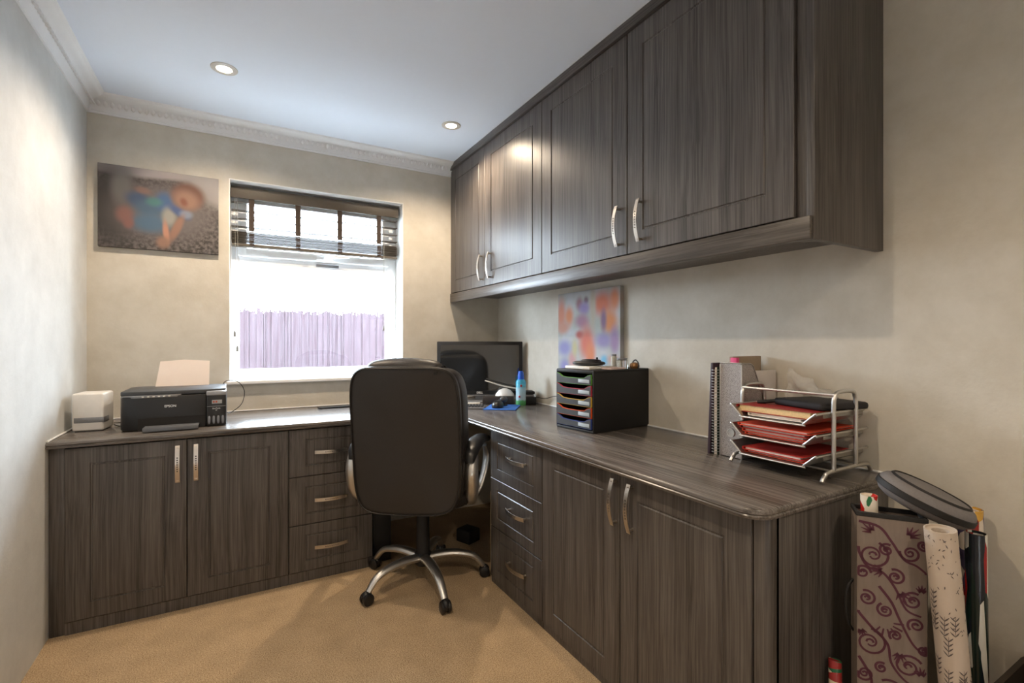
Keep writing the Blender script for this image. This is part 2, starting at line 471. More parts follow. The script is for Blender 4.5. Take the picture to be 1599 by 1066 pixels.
# left run, faces the camera
t = thing('base_cabinet', 'dark grey wood base cabinet with two doors under the printer', 'cabinet', (.048, YF, 0))
carcass('cabinet_body', .762, .05, .702, .55, t, M['wood_z'], .05)
for x0, W, hx in ((0, .381, .350), (.381, .381, .032)):
    b = B(); panel_front(b, W - 2 * G, .050, .698, .072, .06, x0 + G); d = obj('door', b, M['wood_z'], t)
    add_handle(d, x0 + hx, .603, True, .15)
b = B(); box(b, .002, .047, YF + .012, YF + .03, 0, .702, .001)
tag(obj('filler_panel', b, M['wood_z']), 'narrow dark wood strip closing the gap between left wall and cabinet', 'panel')

t = thing('drawer_unit', 'dark wood unit of three drawers left of the office chair below the window', 'drawers', (.811, YF, 0))
carcass('cabinet_body', .374, .05, .702, .55, t, M['wood_z'], .05)
for z0, z1 in ((.484, .698), (.263, .481), (.050, .260)):
    b = B(); panel_front(b, .374 - 2 * G, z0, z1, .068, .045, G); d = obj('drawer', b, M['wood_z'], t)
    add_handle(d, .18, (z0 + z1) / 2, False, .145)

# right run, faces left
RX = 1.62
t = thing('drawer_unit', 'dark wood unit of three drawers right of the office chair below the monitor side', 'drawers', (RX, 1.985, 0), radians(-90))
carcass('cabinet_body', .429, .03, .702, .55, t, M['wood_z'], .03)
for z0, z1 in ((.482, .698), (.262, .479), (.028, .259)):
    b = B(); panel_front(b, .429 - 2 * G, z0, z1, .060, .045, G); d = obj('drawer', b, M['wood_z'], t)
    add_handle(d, .245, (z0 + z1) / 2 + .012, False, .15)
t = thing('base_cabinet', 'dark wood two door base cabinet under the right worktop nearest the camera', 'cabinet', (RX, 1.554, 0), radians(-90))
carcass('cabinet_body', .866, .03, .702, .55, t, M['wood_z'], .03)
for x0, W, hx in ((0, .430, .414), (.430, .436, .056)):
    b = B(); panel_front(b, W - 2 * G, .028, .698, .070, .065, x0 + G); d = obj('door', b, M['wood_z'], t)
    add_handle(d, x0 + (.414 if x0 == 0 else .056), .608, True, .145)
# end panel with rounded corner post
b = B()
box(b, RX + .036, RW - .001, .652, .672, 0, .703, .001)
poly = [(RX + .045, .6865), (RX + .006, .6865)]
for i in range(9):
    a = i / 8 * pi / 2; poly.append((RX + .036 - .030 * cos(a), .682 - .030 * sin(a)))
poly.append((RX + .045, .652))
prism(b, poly, 0, .703)
tag(obj('end_panel', b, M['wood_z']), 'dark wood end panel with rounded corner post beside the gift wrap bag', 'panel')

# worktops: bullnose slabs
def slab(poly, z0, z1, prof):
    """poly CCW; prof: list of (outset, z)"""
    t = B(); n = len(poly); P = [Vector(p) for p in poly]; nor = []
    for i in range(n):
        e1 = (P[i] - P[i - 1]).normalized(); e2 = (P[(i + 1) % n] - P[i]).normalized()
        n1 = Vector((e1.y, -e1.x)); n2 = Vector((e2.y, -e2.x)); m_ = (n1 + n2); m_ = m_ / max(.3, m_.dot(n1)); nor.append(m_)
    R = []
    for o_, z in prof: R.append([t.verts.new((P[i].x + nor[i].x * o_, P[i].y + nor[i].y * o_, z)) for i in range(n)])
    for a, c in zip(R, R[1:]):
        for k in range(n): t.faces.new((a[k], a[(k + 1) % n], c[(k + 1) % n], c[k]))
    t.faces.new(R[0][::-1]); t.faces.new(R[-1]); return t
prof = [(-.006, WT - .026), (0, WT - .024), (.001, WT - .018), (-.0015, WT - .015), (.001, WT - .012), (.001, WT - .006), (-.001, WT - .002), (-.005, WT)]
XE = 1.584
tw = slab([(.001, 2.378), (XE - .002, 2.378), (XE - .002, YB - .001), (.001, YB - .001)], 0, 0, prof)
tag(obj('worktop', tw, M['top_x']), 'grey wood effect worktop below the window carrying the printer', 'worktop')
pts = [(RW - .001, .645), (RW - .001, YB - .001), (XE, YB - .001), (XE, .70)]
for i in range(1, 9):
    a = i / 8 * pi / 2; pts.append((XE + .055 - .055 * cos(a), .70 - .055 * sin(a)))
tw = slab(pts, 0, 0, prof)
tag(obj('worktop', tw, M['top_y']), 'grey wood effect worktop along the right wall carrying monitor and trays', 'worktop')
b = B(); tube(b, [(RW - .004, .66, WT + .003), (RW - .004, YB - .01, WT + .003)], .0035, 6, smooth=0); tube(b, [(.004, YB - .004, WT + .003), (RW - .01, YB - .004, WT + .003)], .0035, 6, smooth=0)
tube(b, [(.004, 2.385, WT + .003), (.004, YB - .01, WT + .003)], .0035, 6, smooth=0)
obj('trim_5', b, M['plaster'], kind='structure')

# wall cabinets
UX = 1.825
UD = RW - UX - .001
def wall_cab(y, W, doors, label):
    t = thing('wall_cabinet', label, 'cabinet', (UX, y, 0), radians(-90))
    carcass('cabinet_body', W, 1.395, 2.248, UD, t, M['wood_z'])
    for x0, w_, hx in doors:
        b = B(); panel_front(b, w_ - 2 * G, 1.414, 2.206, .073, .073, x0 + G); d = obj('door', b, M['wood_z'], t)
        add_handle(d, x0 + hx, 1.52, True, .15)
wall_cab(2.951, 1.080, ((0, .495, .495 - .035), (.495, .585, .075)), 'dark wood two door wall cabinet at the corner beside the window wall')
wall_cab(1.870, 1.160, ((0, .559, .559 - .040), (.559, .601, .082 - .012)), 'dark wood two door wall cabinet nearest the camera above the letter trays')
b = B(); box(b, UX + .008, RW - .001, .664, .684, 1.353, 2.249, .001); box(b, UX + .012, UX + .04, .684, .7095, 1.353, 2.249, .001)
tag(obj('end_panel', b, M['wood_z']), 'tall dark wood end panel closing the wall cabinets on the right', 'panel')
b = B()
box(b, UX - .006, UX + .018, .668, 2.951, 1.353, 1.410, .004); box(b, UX + .018, UX + .05, .690, 2.951, 1.372, 1.390)
tag(obj('light_rail', b, M['wood_y']), 'long dark wood rail running under the wall cabinet doors', 'rail')
b = B(); box(b, UX - .010, UX + .012, .668, 2.951, 2.210, 2.2495, .003)
tag(obj('top_rail', b, M['wood_y']), 'long dark wood filler strip between wall cabinets and ceiling', 'rail')

# ---------------------------------------------------------------- downlights
def downlight(x, y, label, group=None):
    t = thing('downlight', label, 'ceiling light', (x, y, ZC))
    b = B(); lathe(b, [(.028, 0), (.030, -.004), (.040, -.005), (.050, -.003), (.051, -.0005), (.051, 0)], 32); obj('bezel', b, mat('satin_white_metal', (200, 196, 190), .55, metal=.3), t)
    b = B(); lathe(b, [(0, -.002), (.026, -.003), (.0285, -.0025), (.0285, 0), (0, 0)], 24); obj('lens', b, M['lens'], t)
    l = bpy.data.lights.new('downlight_beam', 'SPOT'); l.energy = DOWNLIGHT_POWER; l.color = (1.0, .80, .58)
    l.spot_size = radians(150); l.spot_blend = .7; l.shadow_soft_size = .022
    o = bpy.data.objects.new('downlight_beam', l); C.objects.link(o); o.location = (0, 0, -.03); o.parent = t
downlight(.561, 2.379, 'lit round recessed downlight in the ceiling nearer the left wall')
downlight(1.600, 2.403, 'lit round recessed downlight in the ceiling beside the wall cabinets')
downlight(.561, .75, 'round recessed downlight further forward along the ceiling by the left wall')
downlight(1.15, -.60, 'unseen round downlight added at the door end to brighten the right wall')  # out of view, added to lift the right wall

# ---------------------------------------------------------------- office chair
def chair():
    root = thing('office_chair', 'black leather high back office chair on silver five star base at the corner desk', 'chair', (1.351, 2.14, 0))
    # base
    b = B(); lathe(b, [(0, .078), (.030, .078), (.036, .085), (.038, .13), (.030, .138), (.028, .36), (.022, .37), (0, .37)], 24)
    obj('gas_column', b, M['black_matt'], root)
    for deg in (-165, -93, -21, 51, 123):
        a = radians(deg + 1); d = Vector((cos(a), sin(a), 0)); R = .285 if deg != -93 else .30
        P = [d * .03 + Vector((0, 0, .115)), d * .10 + Vector((0, 0, .122)), d * .17 + Vector((0, 0, .118)), d * .235 + Vector((0, 0, .098)), d * (R - .008) + Vector((0, 0, .052))]
        b = B(); tube(b, P, [.024, .023, .021, .018, .015], 12, .75, up=(0, 0, 1)); leg = obj('leg', b, M['chrome'], root)
        c = d * (R - .002); s = Vector((-d.y, d.x, 0)); b = B()
        rm = Matrix.Translation((c.x, c.y, .025)) @ Matrix.Rotation(a, 4, 'Z') @ Matrix.Rotation(radians(90), 4, 'X')
        for k in (-1, 1): lathe(b, [(0, k * .006), (.023, k * .006), (.025, k * .010), (.024, k * .019), (.018, k * .022), (0, k * .022)], 18, rm)
        hood = Matrix.Translation((c.x, c.y, .030)) @ Matrix.Rotation(a, 4, 'Z')
        sph(b, (0, 0, .002), (.024, .017, .026), 12, mtx=hood)
        lathe(b, [(0, .03), (.010, .03), (.010, .055), (0, .055)], 10, Matrix.Translation((c.x, c.y, 0)))
        obj('castor', b, M['black'], leg)
    # upper part, turned on the column
    rot = radians(-35); U = Matrix.Rotation(rot, 4, 'Z'); UB = U @ Matrix.Translation((-.012, 0, 0))
    b = B(); box(b, -.10, .10, -.14, .12, .345, .375, .008, 2, U); tube(b, [U @ Vector((.06, .02, .36)), U @ Vector((.20, .02, .355))], .006, 8, smooth=0)
    obj('tilt_mechanism', b, M['black_matt'], root)
    # seat
    b = B(); sph(b, (0, .06, .425), (.245, .25, .058), 32, p=.55, mtx=U)
    obj('seat', b, M['leather'], root)
    # backrest: rounded slab, reclined, loft of superellipse outlines through its thickness
    def back(y_off, W, H, th, z0, dst, rnd=.30, lean=.11, bulge=0, n=48):
        t = B(); rings = []
        prof = [(-.5, .90), (-.47, .955), (-.38, .985), (0, 1.0), (.38, .985), (.47, .95), (.5, .88)]
        for f, k in prof:
            ring = []
            for i in range(n):
                a = 2 * pi * i / n
                e = .30
                cx = (abs(cos(a)) ** e) * (1 if cos(a) >= 0 else -1); cz = (abs(sin(a)) ** e) * (1 if sin(a) >= 0 else -1)
                ins = (1 - k) * .22
                hh = H / 2 - ins; ww = W / 2 - ins
                zloc = cz * hh
                tz = zloc / (H / 2)
                wk = 1 - .03 * max(0, tz) ** 3 - .055 * max(0, -tz) ** 2
                ring.append(t.verts.new((cx * ww * wk, y_off + f * th - lean * (zloc + H / 2) + .035 * (1 - tz * tz) * (0.3) - .03 * (cx * cx) * -1, z0 + H / 2 + zloc)))
            rings.append(ring)
        for a_, c_ in zip(rings, rings[1:]):
            for k in range(n): t.faces.new((a_[k], a_[(k + 1) % n], c_[(k + 1) % n], c_[k]))
        for rr, inv in ((rings[0], True), (rings[-1], False)):
            # fill with concentric grid for smooth shading
            prev = rr
            for q in (.93, .8, .55, .25):
                cen = sum((v.co for v in rr), Vector()) / n
                nr = [t.verts.new(cen + (v.co - cen) * q + Vector((0, (-.010 if inv else .012) * (1 - q * q), 0))) for v in rr]
                for k in range(n): t.faces.new((prev[k], prev[(k + 1) % n], nr[(k + 1) % n], nr[k]))
                prev = nr
            t.faces.new(prev)
        return merge(dst, t, UB)
    b = B(); back(-.215, .474, .625, .030, .375, b); back_o = obj('backrest', b, M['leather'], root, smooth=50)
    b = B(); back(-.145, .490, .608, .125, .386, b); obj('backrest_cushion', b, M['leather'], back_o, smooth=50)
    # piping round the rear panel
    P = []
    n = 60
    for i in range(n + 1):
        a = 2 * pi * i / n; e = .30
        cx = (abs(cos(a)) ** e) * (1 if cos(a) >= 0 else -1); cz = (abs(sin(a)) ** e) * (1 if sin(a) >= 0 else -1)
        tz = cz; wk = 1 - .03 * max(0, tz) ** 3 - .055 * max(0, -tz) ** 2
        zl = cz * .3045
        P.append(UB @ Vector((cx * .228 * wk, -.2335 - .11 * (zl + .3125) + .0105 * (1 - tz * tz) + .03 * cx * cx, .6875 + zl)))
    b = B(); tube(b, P, .0028, 6, smooth=0, cap=False); obj('piping', b, M['leather_seam'], back_o)
    # head cushion rolled over the top edge
    b = B()
    pts_ = [(-.150, -.236, .962), (-.13, -.238, .989), (-.05, -.240, .998), (.05, -.240, .998), (.13, -.238, .989), (.145, -.236, .962)]
    tube(b, [UB @ Vector(p) for p in pts_], [.022, .034, .038, .038, .034, .022], 14, .75)
    obj('head_cushion', b, M['leather'], back_o)
    b = B()
    for k in range(3):
        x = .135 + .006 * k
        tube(b, [UB @ Vector((x, -.285, .967)), UB @ Vector((x + .008, -.268, .994)), UB @ Vector((x + .016, -.235, 1.002)), UB @ Vector((x + .02, -.20, .992))], .0025, 6)
    obj('gathered_seam', b, M['leather_seam'], back_o)
    # arms: silver loop and padded top
    for s in (-1, 1):
        f = lambda x, y, z: U @ Vector((s * x + (-.022 if s < 0 else .0), (y * .8 - .02 if s < 0 else y), z))
        b = B()
        tube(b, [f(.215, .035, .372), f(.232, -.045, .39), f(.250, -.125, .45), f(.254, -.155, .54), f(.252, -.130, .612)], [.016, .022, .027, .028, .025], 12, .85)
        tube(b, [f(.215, .035, .372), f(.250, .06, .42), f(.272, .100, .50), f(.278, .115, .57), f(.272, .070, .622)], [.014, .017, .019, .019, .018], 12, .6, up=(s * 1.0, .3, 0))
        arm = obj('armrest', b, M['chrome'], root)
        b = B()
        tube(b, [f(.250, -.175, .590), f(.250, -.150, .628), f(.255, -.07, .654), f(.262, .02, .656), f(.272, .10, .644), f(.276, .14, .626)], [.016, .031, .036, .034, .029, .012], 14, .62)
        obj('arm_pad', b, M['black'], arm)
    return root
chair()

# ---------------------------------------------------------------- on the left worktop
t = thing('network_hub', 'white upright plastic network hub with grey band by the left wall', 'hub', (.082, 2.655, WT), radians(-6))
b = B(); box(b, -.052, .052, -.062, .062, .003, .157, .008, 3); obj('housing', b, M['white_plastic'], t)
b = B(); box(b, -.045, .050, -.0635, -.055, .036, .058, .002); box(b, .046, .0535, -.0635, .0, .036, .058, .002); obj('grey_band', b, M['silver_plastic'], t)
b = B(); box(b, -.044, .044, -.054, .054, 0, .004); obj('foot', b, M['grey_plastic'], t)
b = B(); tube(b, [(.14, 2.72, .742), (.17, 2.70, .745), (.19, 2.72, .748), (.215, 2.74, .75)], .0018, 6); tube(b, [(.14, 2.715, .736), (.165, 2.67, .7335), (.185, 2.68, .734), (.215, 2.70, .736)], .0022, 6)
tag(obj('cable', b, M['black']), 'two short black cables running from the white hub to the printer', 'cable')

pr = thing('printer', 'black inkjet tank printer with pink tinted paper in its rear feed', 'printer', (.192, 2.492, WT))
PW, PD, PH = .375, .30, .150
b = B()
prism(b, [(0, .04), (.0, .27), (.02, .30), (PW - .075, .30), (PW - .075, .0), (.055, .0), (.03, .004), (.01, .015)], .004, PH - .008, bev=.003)
bd = obj('housing', b, M['black'], pr)
b = B(); box(b, .062, .295, -.0008, .02, .001, .052); obj('output_opening', b, M['gap'], bd)
b = B(); prism(b, [(.0, .035), (.0, .27), (.02, .30), (PW - .003, .30), (PW - .003, .03), (PW - .078, .012), (.05, .012), (.02, .018)], PH - .006, PH + .012, bev=.003)
obj('scanner_lid', b, M['grey_plastic'], pr)
b = B(); prism(b, [(.004, .02), (.052, -.004), (.19, -.004), (.21, .006), (.21, .02), (.05, .03)], PH - .014, PH - .004, bev=.002)
cp = obj('control_panel', b, M['silver_plastic'], pr)
for k in range(6):
    b = B(); box(b, .075 + k * .018, .083 + k * .018, -.0055, -.0035, PH - .011, PH - .007, .0005, 1); obj('button', b, M['white_plastic'], cp)
b = B(); box(b, PW - .074, PW, -.008, .25, .004, PH - .012, .003); tk = obj('ink_tank', b, M['black'], pr)
b = B(); box(b, PW - .075, PW + .001, -.0085, .20, PH - .016, PH + .004, .004); obj('tank_cover', b, mat('glossy_grey_cover', (150, 152, 158), .15, coat=1), tk)
b = B(); box(b, PW - .072, PW - .002, -.0088, -.007, .087, .0885); obj('seam_line', b, M['text_grey'], tk)
b = B(); box(b, PW - .054, PW - .016, -.0090, -.0075, .099, .115, .0005, 1); lb = obj('sticker', b, M['text_grey'], tk)
b = B(); sph(b, (PW - .047, -.0092, .107), (.004, .0006, .004), 10); sph(b, (PW - .037, -.0092, .107), (.004, .0006, .004), 10); obj('print_mark', b, mat('orange_print', (190, 80, 50), .5), lb)
text('EcoTank', .0085, M['text_white'], tk, (PW - .037, -.0088, .078), (radians(90), 0, 0))
text('ET', .006, M['text_white'], tk, (PW - .037, -.0088, .070), (radians(90), 0, 0))
for k in range(4):
    b = B(); x = PW - .064 + k * .017
    sph(b, (x, -.008, .029), (.0055, .0035, .018), 12, p=.7); obj('ink_window', b, mat('pale_ink_window', (120, 122, 128), .2), tk)
b = B(); box(b, .085, .275, -.062, .03, .014, .020, .002); box(b, .085, .275, -.066, -.058, .004, .022, .003); obj('output_tray', b, mat('mid_grey_plastic', (100, 102, 106), .35), pr)
text('EPSON', .0135, M['text_white'], bd, (.172, -.0012, .098), (radians(90), 0, 0), bold=.0003)
ps = B(); prism(ps, [(.09, 0), (.30, 0), (.302, .12), (.198, .127), (.106, .12)], -.001, .001, 'y')
o = obj('paper', ps, mat('pinkish_paper', (236, 222, 212), .8, var=.02)); 
o.location = (.192, 2.492 + .265, WT + PH + .010); o.rotation_euler = (radians(-14), 0, 0)
tag(o, 'pale pink sheets of paper standing in the rear feed of the printer', 'paper')
b = B(); tube(b, [(.54, 2.80, .86), (.56, 2.76, .905), (.61, 2.73, .905), (.64, 2.72, .86), (.63, 2.70, .80), (.59, 2.68, .765), (.572, 2.67, .76)], .0018, 6)
tag(obj('cable', b, M['black']), 'thin black cable looping up at the right side of the printer', 'cable')
b = B(); box(b, 1.00, 1.17, 2.82, 2.90, WT + .001, WT + .009, .002)
tag(obj('notebook', b, M['black']), 'thin dark flat notebook at the back of the worktop below the window', 'notebook')

# ---------------------------------------------------------------- canvases (soft blurred prints)
def artmat(name, base, dark, blobs, noise=True):
    m, nt, p = newmat(name); N, L = nt.nodes, nt.links
    tc = N.new('ShaderNodeTexCoord')
    n = N.new('ShaderNodeTexNoise'); n.inputs['Scale'].default_value = 60 if noise else 6; n.inputs['Detail'].default_value = 6
    L.new(tc.outputs['Object'], n.inputs['Vector'])
    r = N.new('ShaderNodeValToRGB'); r.color_ramp.elements[0].position = .4; r.color_ramp.elements[0].color = srgb(*dark)
    r.color_ramp.elements[1].position = .62; r.color_ramp.elements[1].color = srgb(*base)
    L.new(n.outputs['Fac'], r.inputs['Fac'])
    cur = r.outputs['Color']
    for (x, z, rx, rz, ang, col, edge) in blobs:
        mp = N.new('ShaderNodeMapping'); mp.vector_type = 'TEXTURE'
        mp.inputs['Location'].default_value = (x, 0, z); mp.inputs['Rotation'].default_value = (0, -radians(ang), 0)
        mp.inputs['Scale'].default_value = (rx, 1000, rz)
        L.new(tc.outputs['Object'], mp.inputs['Vector'])
        ln = N.new('ShaderNodeVectorMath'); ln.operation = 'LENGTH'; L.new(mp.outputs[0], ln.inputs[0])
        k = N.new('ShaderNodeMapRange'); k.interpolation_type = 'SMOOTHSTEP'
        k.inputs['From Min'].default_value = 1 + min(.95, edge * 1.1); k.inputs['From Max'].default_value = 1 - min(.95, edge * 1.1)
        L.new(ln.outputs['Value'], k.inputs['Value'])
        mx = N.new('ShaderNodeMix'); mx.data_type = 'RGBA'; mx.inputs['B'].default_value = srgb(*col)
        L.new(k.outputs[0], mx.inputs['Factor']); L.new(cur, mx.inputs['A']); cur = mx.outputs['Result']
    L.new(cur, p.inputs['Base Color']); p.inputs['Roughness'].default_value = .7
    return m
cw, ch = .484, .39
blobs = [(.24, .47, .40, .12, 4, (168, 160, 160), .10), (.03, .40, .16, .05, -8, (150, 144, 146), .3), (.46, .33, .14, .08, -25, (150, 146, 146), .4),
         (.06, .20, .10, .20, 0, (58, 55, 55), .5), (.09, .29, .04, .08, 0, (104, 103, 102), .5),
         (.26, .19, .19, .14, 5, (98, 92, 92), .45),
         (.155, .235, .05, .035, -20, (62, 78, 104), .5), (.20, .20, .06, .04, 0, (70, 92, 112), .5), (.20, .13, .075, .045, 0, (74, 98, 120), .5),
         (.255, .24, .035, .045, 0, (66, 92, 128), .5), (.215, .235, .03, .02, 0, (70, 112, 112), .6),
         (.10, .16, .032, .038, 0, (122, 88, 82), .5), (.115, .12, .02, .025, 0, (122, 86, 80), .5), (.17, .285, .03, .015, -10, (120, 96, 90), .6),
         (.275, .17, .028, .045, 0, (138, 138, 132), .5), (.315, .20, .05, .02, -35, (68, 86, 126), .5), (.345, .19, .025, .02, 0, (118, 126, 142), .5),
         (.355, .285, .068, .062, -20, (104, 74, 64), .3), (.345, .262, .055, .045, -30, (136, 106, 92), .45), (.335, .25, .014, .02, 20, (120, 78, 64), .6),
         (.305, .115, .018, .07, -22, (134, 102, 88), .4), (.262, .09, .012, .055, 5, (170, 124, 104), .5), (.25, .04, .026, .028, 0, (134, 104, 90), .5)]
t = thing('picture_canvas', 'wide frameless blurred photo print of a small child in blue on the window wall', 'picture', (.043, YB - .022, 1.548))
b = B(); box(b, 0, cw, 0, .0215, 0, ch, .001, 1); obj('canvas', b, artmat('blurred_child_print', (104, 98, 97), (52, 48, 48), blobs), t)

bl2 = []
O_, P_, L_, G_ = (196, 116, 88), (150, 130, 172), (176, 178, 172), (170, 190, 176)
for (x, z, rx, rz, c_) in ((.03, .31, .035, .08, (196, 130, 108)), (.10, .30, .034, .048, (205, 134, 96)), (.05, .24, .05, .03, (190, 140, 122)), (.19, .36, .028, .032, (150, 110, 118)), (.245, .375, .018, .018, (120, 100, 110)),
                           (.23, .335, .04, .03, (140, 126, 176)), (.21, .27, .05, .035, (160, 120, 140)), (.37, .35, .07, .055, (198, 112, 84)), (.46, .365, .03, .05, (200, 126, 90)), (.425, .26, .05, .055, (208, 134, 84)), (.38, .27, .02, .05, (128, 100, 128)),
                           (.25, .16, .055, .08, (200, 112, 96)), (.28, .10, .035, .06, (206, 128, 92)), (.19, .20, .03, .02, (176, 92, 84)), (.38, .17, .06, .035, (140, 132, 178)), (.46, .17, .03, .06, (148, 124, 162)),
                           (.06, .13, .055, .04, (138, 140, 190)), (.06, .03, .04, .04, (140, 140, 190)), (.13, .07, .03, .04, (190, 150, 150)), (.385, .075, .025, .022, (110, 176, 214)), (.45, .08, .04, .02, (184, 150, 140)), (.15, .13, .02, .04, (184, 178, 140)), (.30, .33, .02, .10, (176, 166, 150))):
    bl2.append((x, z, rx, rz, 0, c_, .62))
t = thing('picture_canvas', 'square blurred photo collage canvas on the right wall above the drawer box', 'picture', (RW - .024, 2.205, .935), radians(-90))
b = B(); box(b, 0, .497, 0, .0235, 0, .425, .001, 1); obj('canvas', b, artmat('blurred_collage_print', (186, 190, 196), (168, 172, 166), bl2, False), t)

# ---------------------------------------------------------------- desk corner: monitor, keyboard ...
yw = radians(-29.77)
mo = thing('computer_monitor', 'black widescreen monitor switched off in the desk corner', 'monitor', (1.916, 2.706, WT), yw)
b = B(); box(b, -.265, .265, 0, .030, .040, .370, .004); hs = obj('housing', b, M['black'], mo)
b = B(); box(b, -.243, .243, -.0012, .002, .066, .348); obj('screen', b, M['screen'], mo)
text('DELL', .017, M['text_white'], hs, (0, -.0016, .053), (radians(90), 0, 0), bold=.0004)
b = B(); box(b, -.262, .262, -.004, .0, .036, .041, .001); obj('silver_strip', b, M['silver_plastic'], hs)
b = B(); box(b, -.10, .10, -.06, .10, 0, .008, .003); box(b, -.03, .03, .028, .045, .0, .2, .004); obj('stand', b, M['silver_plastic'], mo)
kb = thing('keyboard', 'black keyboard with silver edge lying in front of the monitor', 'keyboard', (1.665, 2.53, WT), yw)
kb.location = (1.66, 2.50, WT)
b = B(); box(b, -.17, .17, -.055, .055, 0, .012, .003); obj('keyboard_base', b, M['silver_plastic'], kb)
b = B(); box(b, 0, .0148, 0, .016, .0118, .017, .0012, 1); k0 = obj('key', b, M['black_matt'], kb); k0.location = (-.162, -.047, 0)
for r_ in range(5):
    for c_ in range(19):
        if r_ or c_:
            kk = k0.copy(); C.objects.link(kk); kk.location = (-.162 + c_ * .0172, -.047 + r_ * .0195, 0)
# blue mouse mat
t = thing('mouse_mat', 'bright blue foam mouse mat on the right worktop', 'mouse mat', (1.90, 2.38, WT))
b = B(); prism(b, [(-.137, -.027), (.004, -.135), (.134, .030), (-.001, .139)], 0, .005, bev=.0015); obj('mat', b, M['blue'], t)
ms = thing('computer_mouse', 'shiny black computer mouse on the blue mat', 'mouse', (1.865, 2.375, WT + .005), radians(-40))
b = B(); sph(b, (0, 0, .010), (.031, .050, .030), 20, p=.85); 
bmesh.ops.bisect_plane(b, geom=b.verts[:] + b.edges[:] + b.faces[:], plane_co=(0, 0, 0), plane_no=(0, 0, 1), clear_inner=True)
bmesh.ops.holes_fill(b, edges=b.edges[:]); obj('mouse_body', b, M['black'], ms)
b = B(); sph(b, (0, .03, .034), (.004, .009, .006), 10); obj('scroll_wheel', b, M['silver_plastic'], ms)
t = thing('webcam', 'small dark round gadget standing on the mat behind the mouse', 'gadget', (1.930, 2.425, WT + .005))
b = B(); lathe(b, [(0, 0), (.022, 0), (.022, .006), (.008, .010), (.008, .022), (0, .022)], 16); obj('stand', b, M['black'], t)
b = B(); sph(b, (0, 0, .036), (.024, .018, .018), 16); obj('head', b, M['grey_plastic'], t)
b = B(); box(b, -.06, .06, -.012, .012, 0, .012, .003)
o = tag(obj('white_stick', b, M['white_plastic']), 'slim white box lying behind the keyboard under the monitor', 'box'); o.location = (1.80, 2.60, WT); o.rotation_euler = (0, 0, yw)
# spray bottle
sp = thing('spray_can', 'pale blue aerosol can with royal blue cap beside the mouse mat', 'aerosol can', (2.045, 2.425, WT))
cm, nt, p = newmat('printed_can'); N, L = nt.nodes, nt.links
tc = N.new('ShaderNodeTexCoord'); sx = N.new('ShaderNodeSeparateXYZ'); L.new(tc.outputs['Object'], sx.inputs[0])
rp = N.new('ShaderNodeValToRGB'); rp.color_ramp.interpolation = 'EASE'
mr = N.new('ShaderNodeMapRange'); mr.inputs['From Max'].default_value = .14; L.new(sx.outputs['Z'], mr.inputs['Value'])
ns = N.new('ShaderNodeTexNoise'); ns.inputs['Scale'].default_value = 40; L.new(tc.outputs['Object'], ns.inputs['Vector'])
ma = N.new('ShaderNodeMath'); ma.operation = 'MULTIPLY_ADD'; ma.inputs[1].default_value = .16; L.new(ns.outputs['Fac'], ma.inputs[0]); L.new(mr.outputs[0], ma.inputs[2])
e = rp.color_ramp.elements; e[0].position = 0; e[0].color = srgb(90, 165, 95); e[1].position = 1; e[1].color = srgb(60, 165, 205)
for q, c_ in ((.26, (96, 175, 110)), (.34, (190, 215, 225)), (.75, (170, 210, 228)), (.9, (90, 185, 215))):
    el = e.new(q); el.color = srgb(*c_)
L.new(ma.outputs[0], rp.inputs['Fac']); L.new(rp.outputs['Color'], p.inputs['Base Color']); p.inputs['Roughness'].default_value = .25
b = B(); lathe(b, [(0, 0), (.027, 0), (.029, .003), (.029, .135), (.026, .143), (.020, .150), (0, .150)], 28); cn = obj('can', b, cm, sp)
b = B(); lathe(b, [(0, .148), (.019, .148), (.018, .175), (.014, .196), (.010, .198), (.010, .190), (0, .190)], 20); obj('cap', b, mat('royal_blue_cap', (25, 90, 205), .35), sp)
rpm = mat('red_print', (180, 60, 70), .5)
b = B(); sph(b, (-.022, -.020, .052), (.006, .006, .006), 10); obj('red_print', b, rpm, cn)
b = B(); sph(b, (-.014, -.0265, .115), (.008, .003, .007), 10); obj('red_print', b, rpm, cn)
# desk lamp: white dome foot, slim folded arm
la = thing('desk_lamp', 'white folded desk lamp with dome foot and slim arm before the monitor', 'lamp', (2.012, 2.560, WT))
b = B(); lathe(b, [(0, 0), (.062, 0), (.062, .02), (.055, .055), (.035, .078), (.012, .088), (0, .089)], 28); obj('foot', b, M['white_plastic'], la)
Rr = Vector((cos(yw), sin(yw), 0))
b = B(); tube(b, [Vector((0, 0, .100)) - Rr * .12 + Vector((0, 0, .035)), Vector((0, 0, .100)), Vector((0, 0, .083)) + Rr * .13 + Vector((0, 0, -.004))], [.006, .007, .008], 10, .6)
obj('lamp_arm', b, M['white_plastic'], la)
b = B(); box(b, -.11, .075, -.016, .016, 0, .048, .004)
o = tag(obj('document_box', b, mat('dark_brown_plastic', (48, 42, 40), .5)), 'low dark brown box between the monitor stand and the white lamp', 'box'); o.location = (1.962, 2.512, WT); o.rotation_euler = (0, 0, yw)
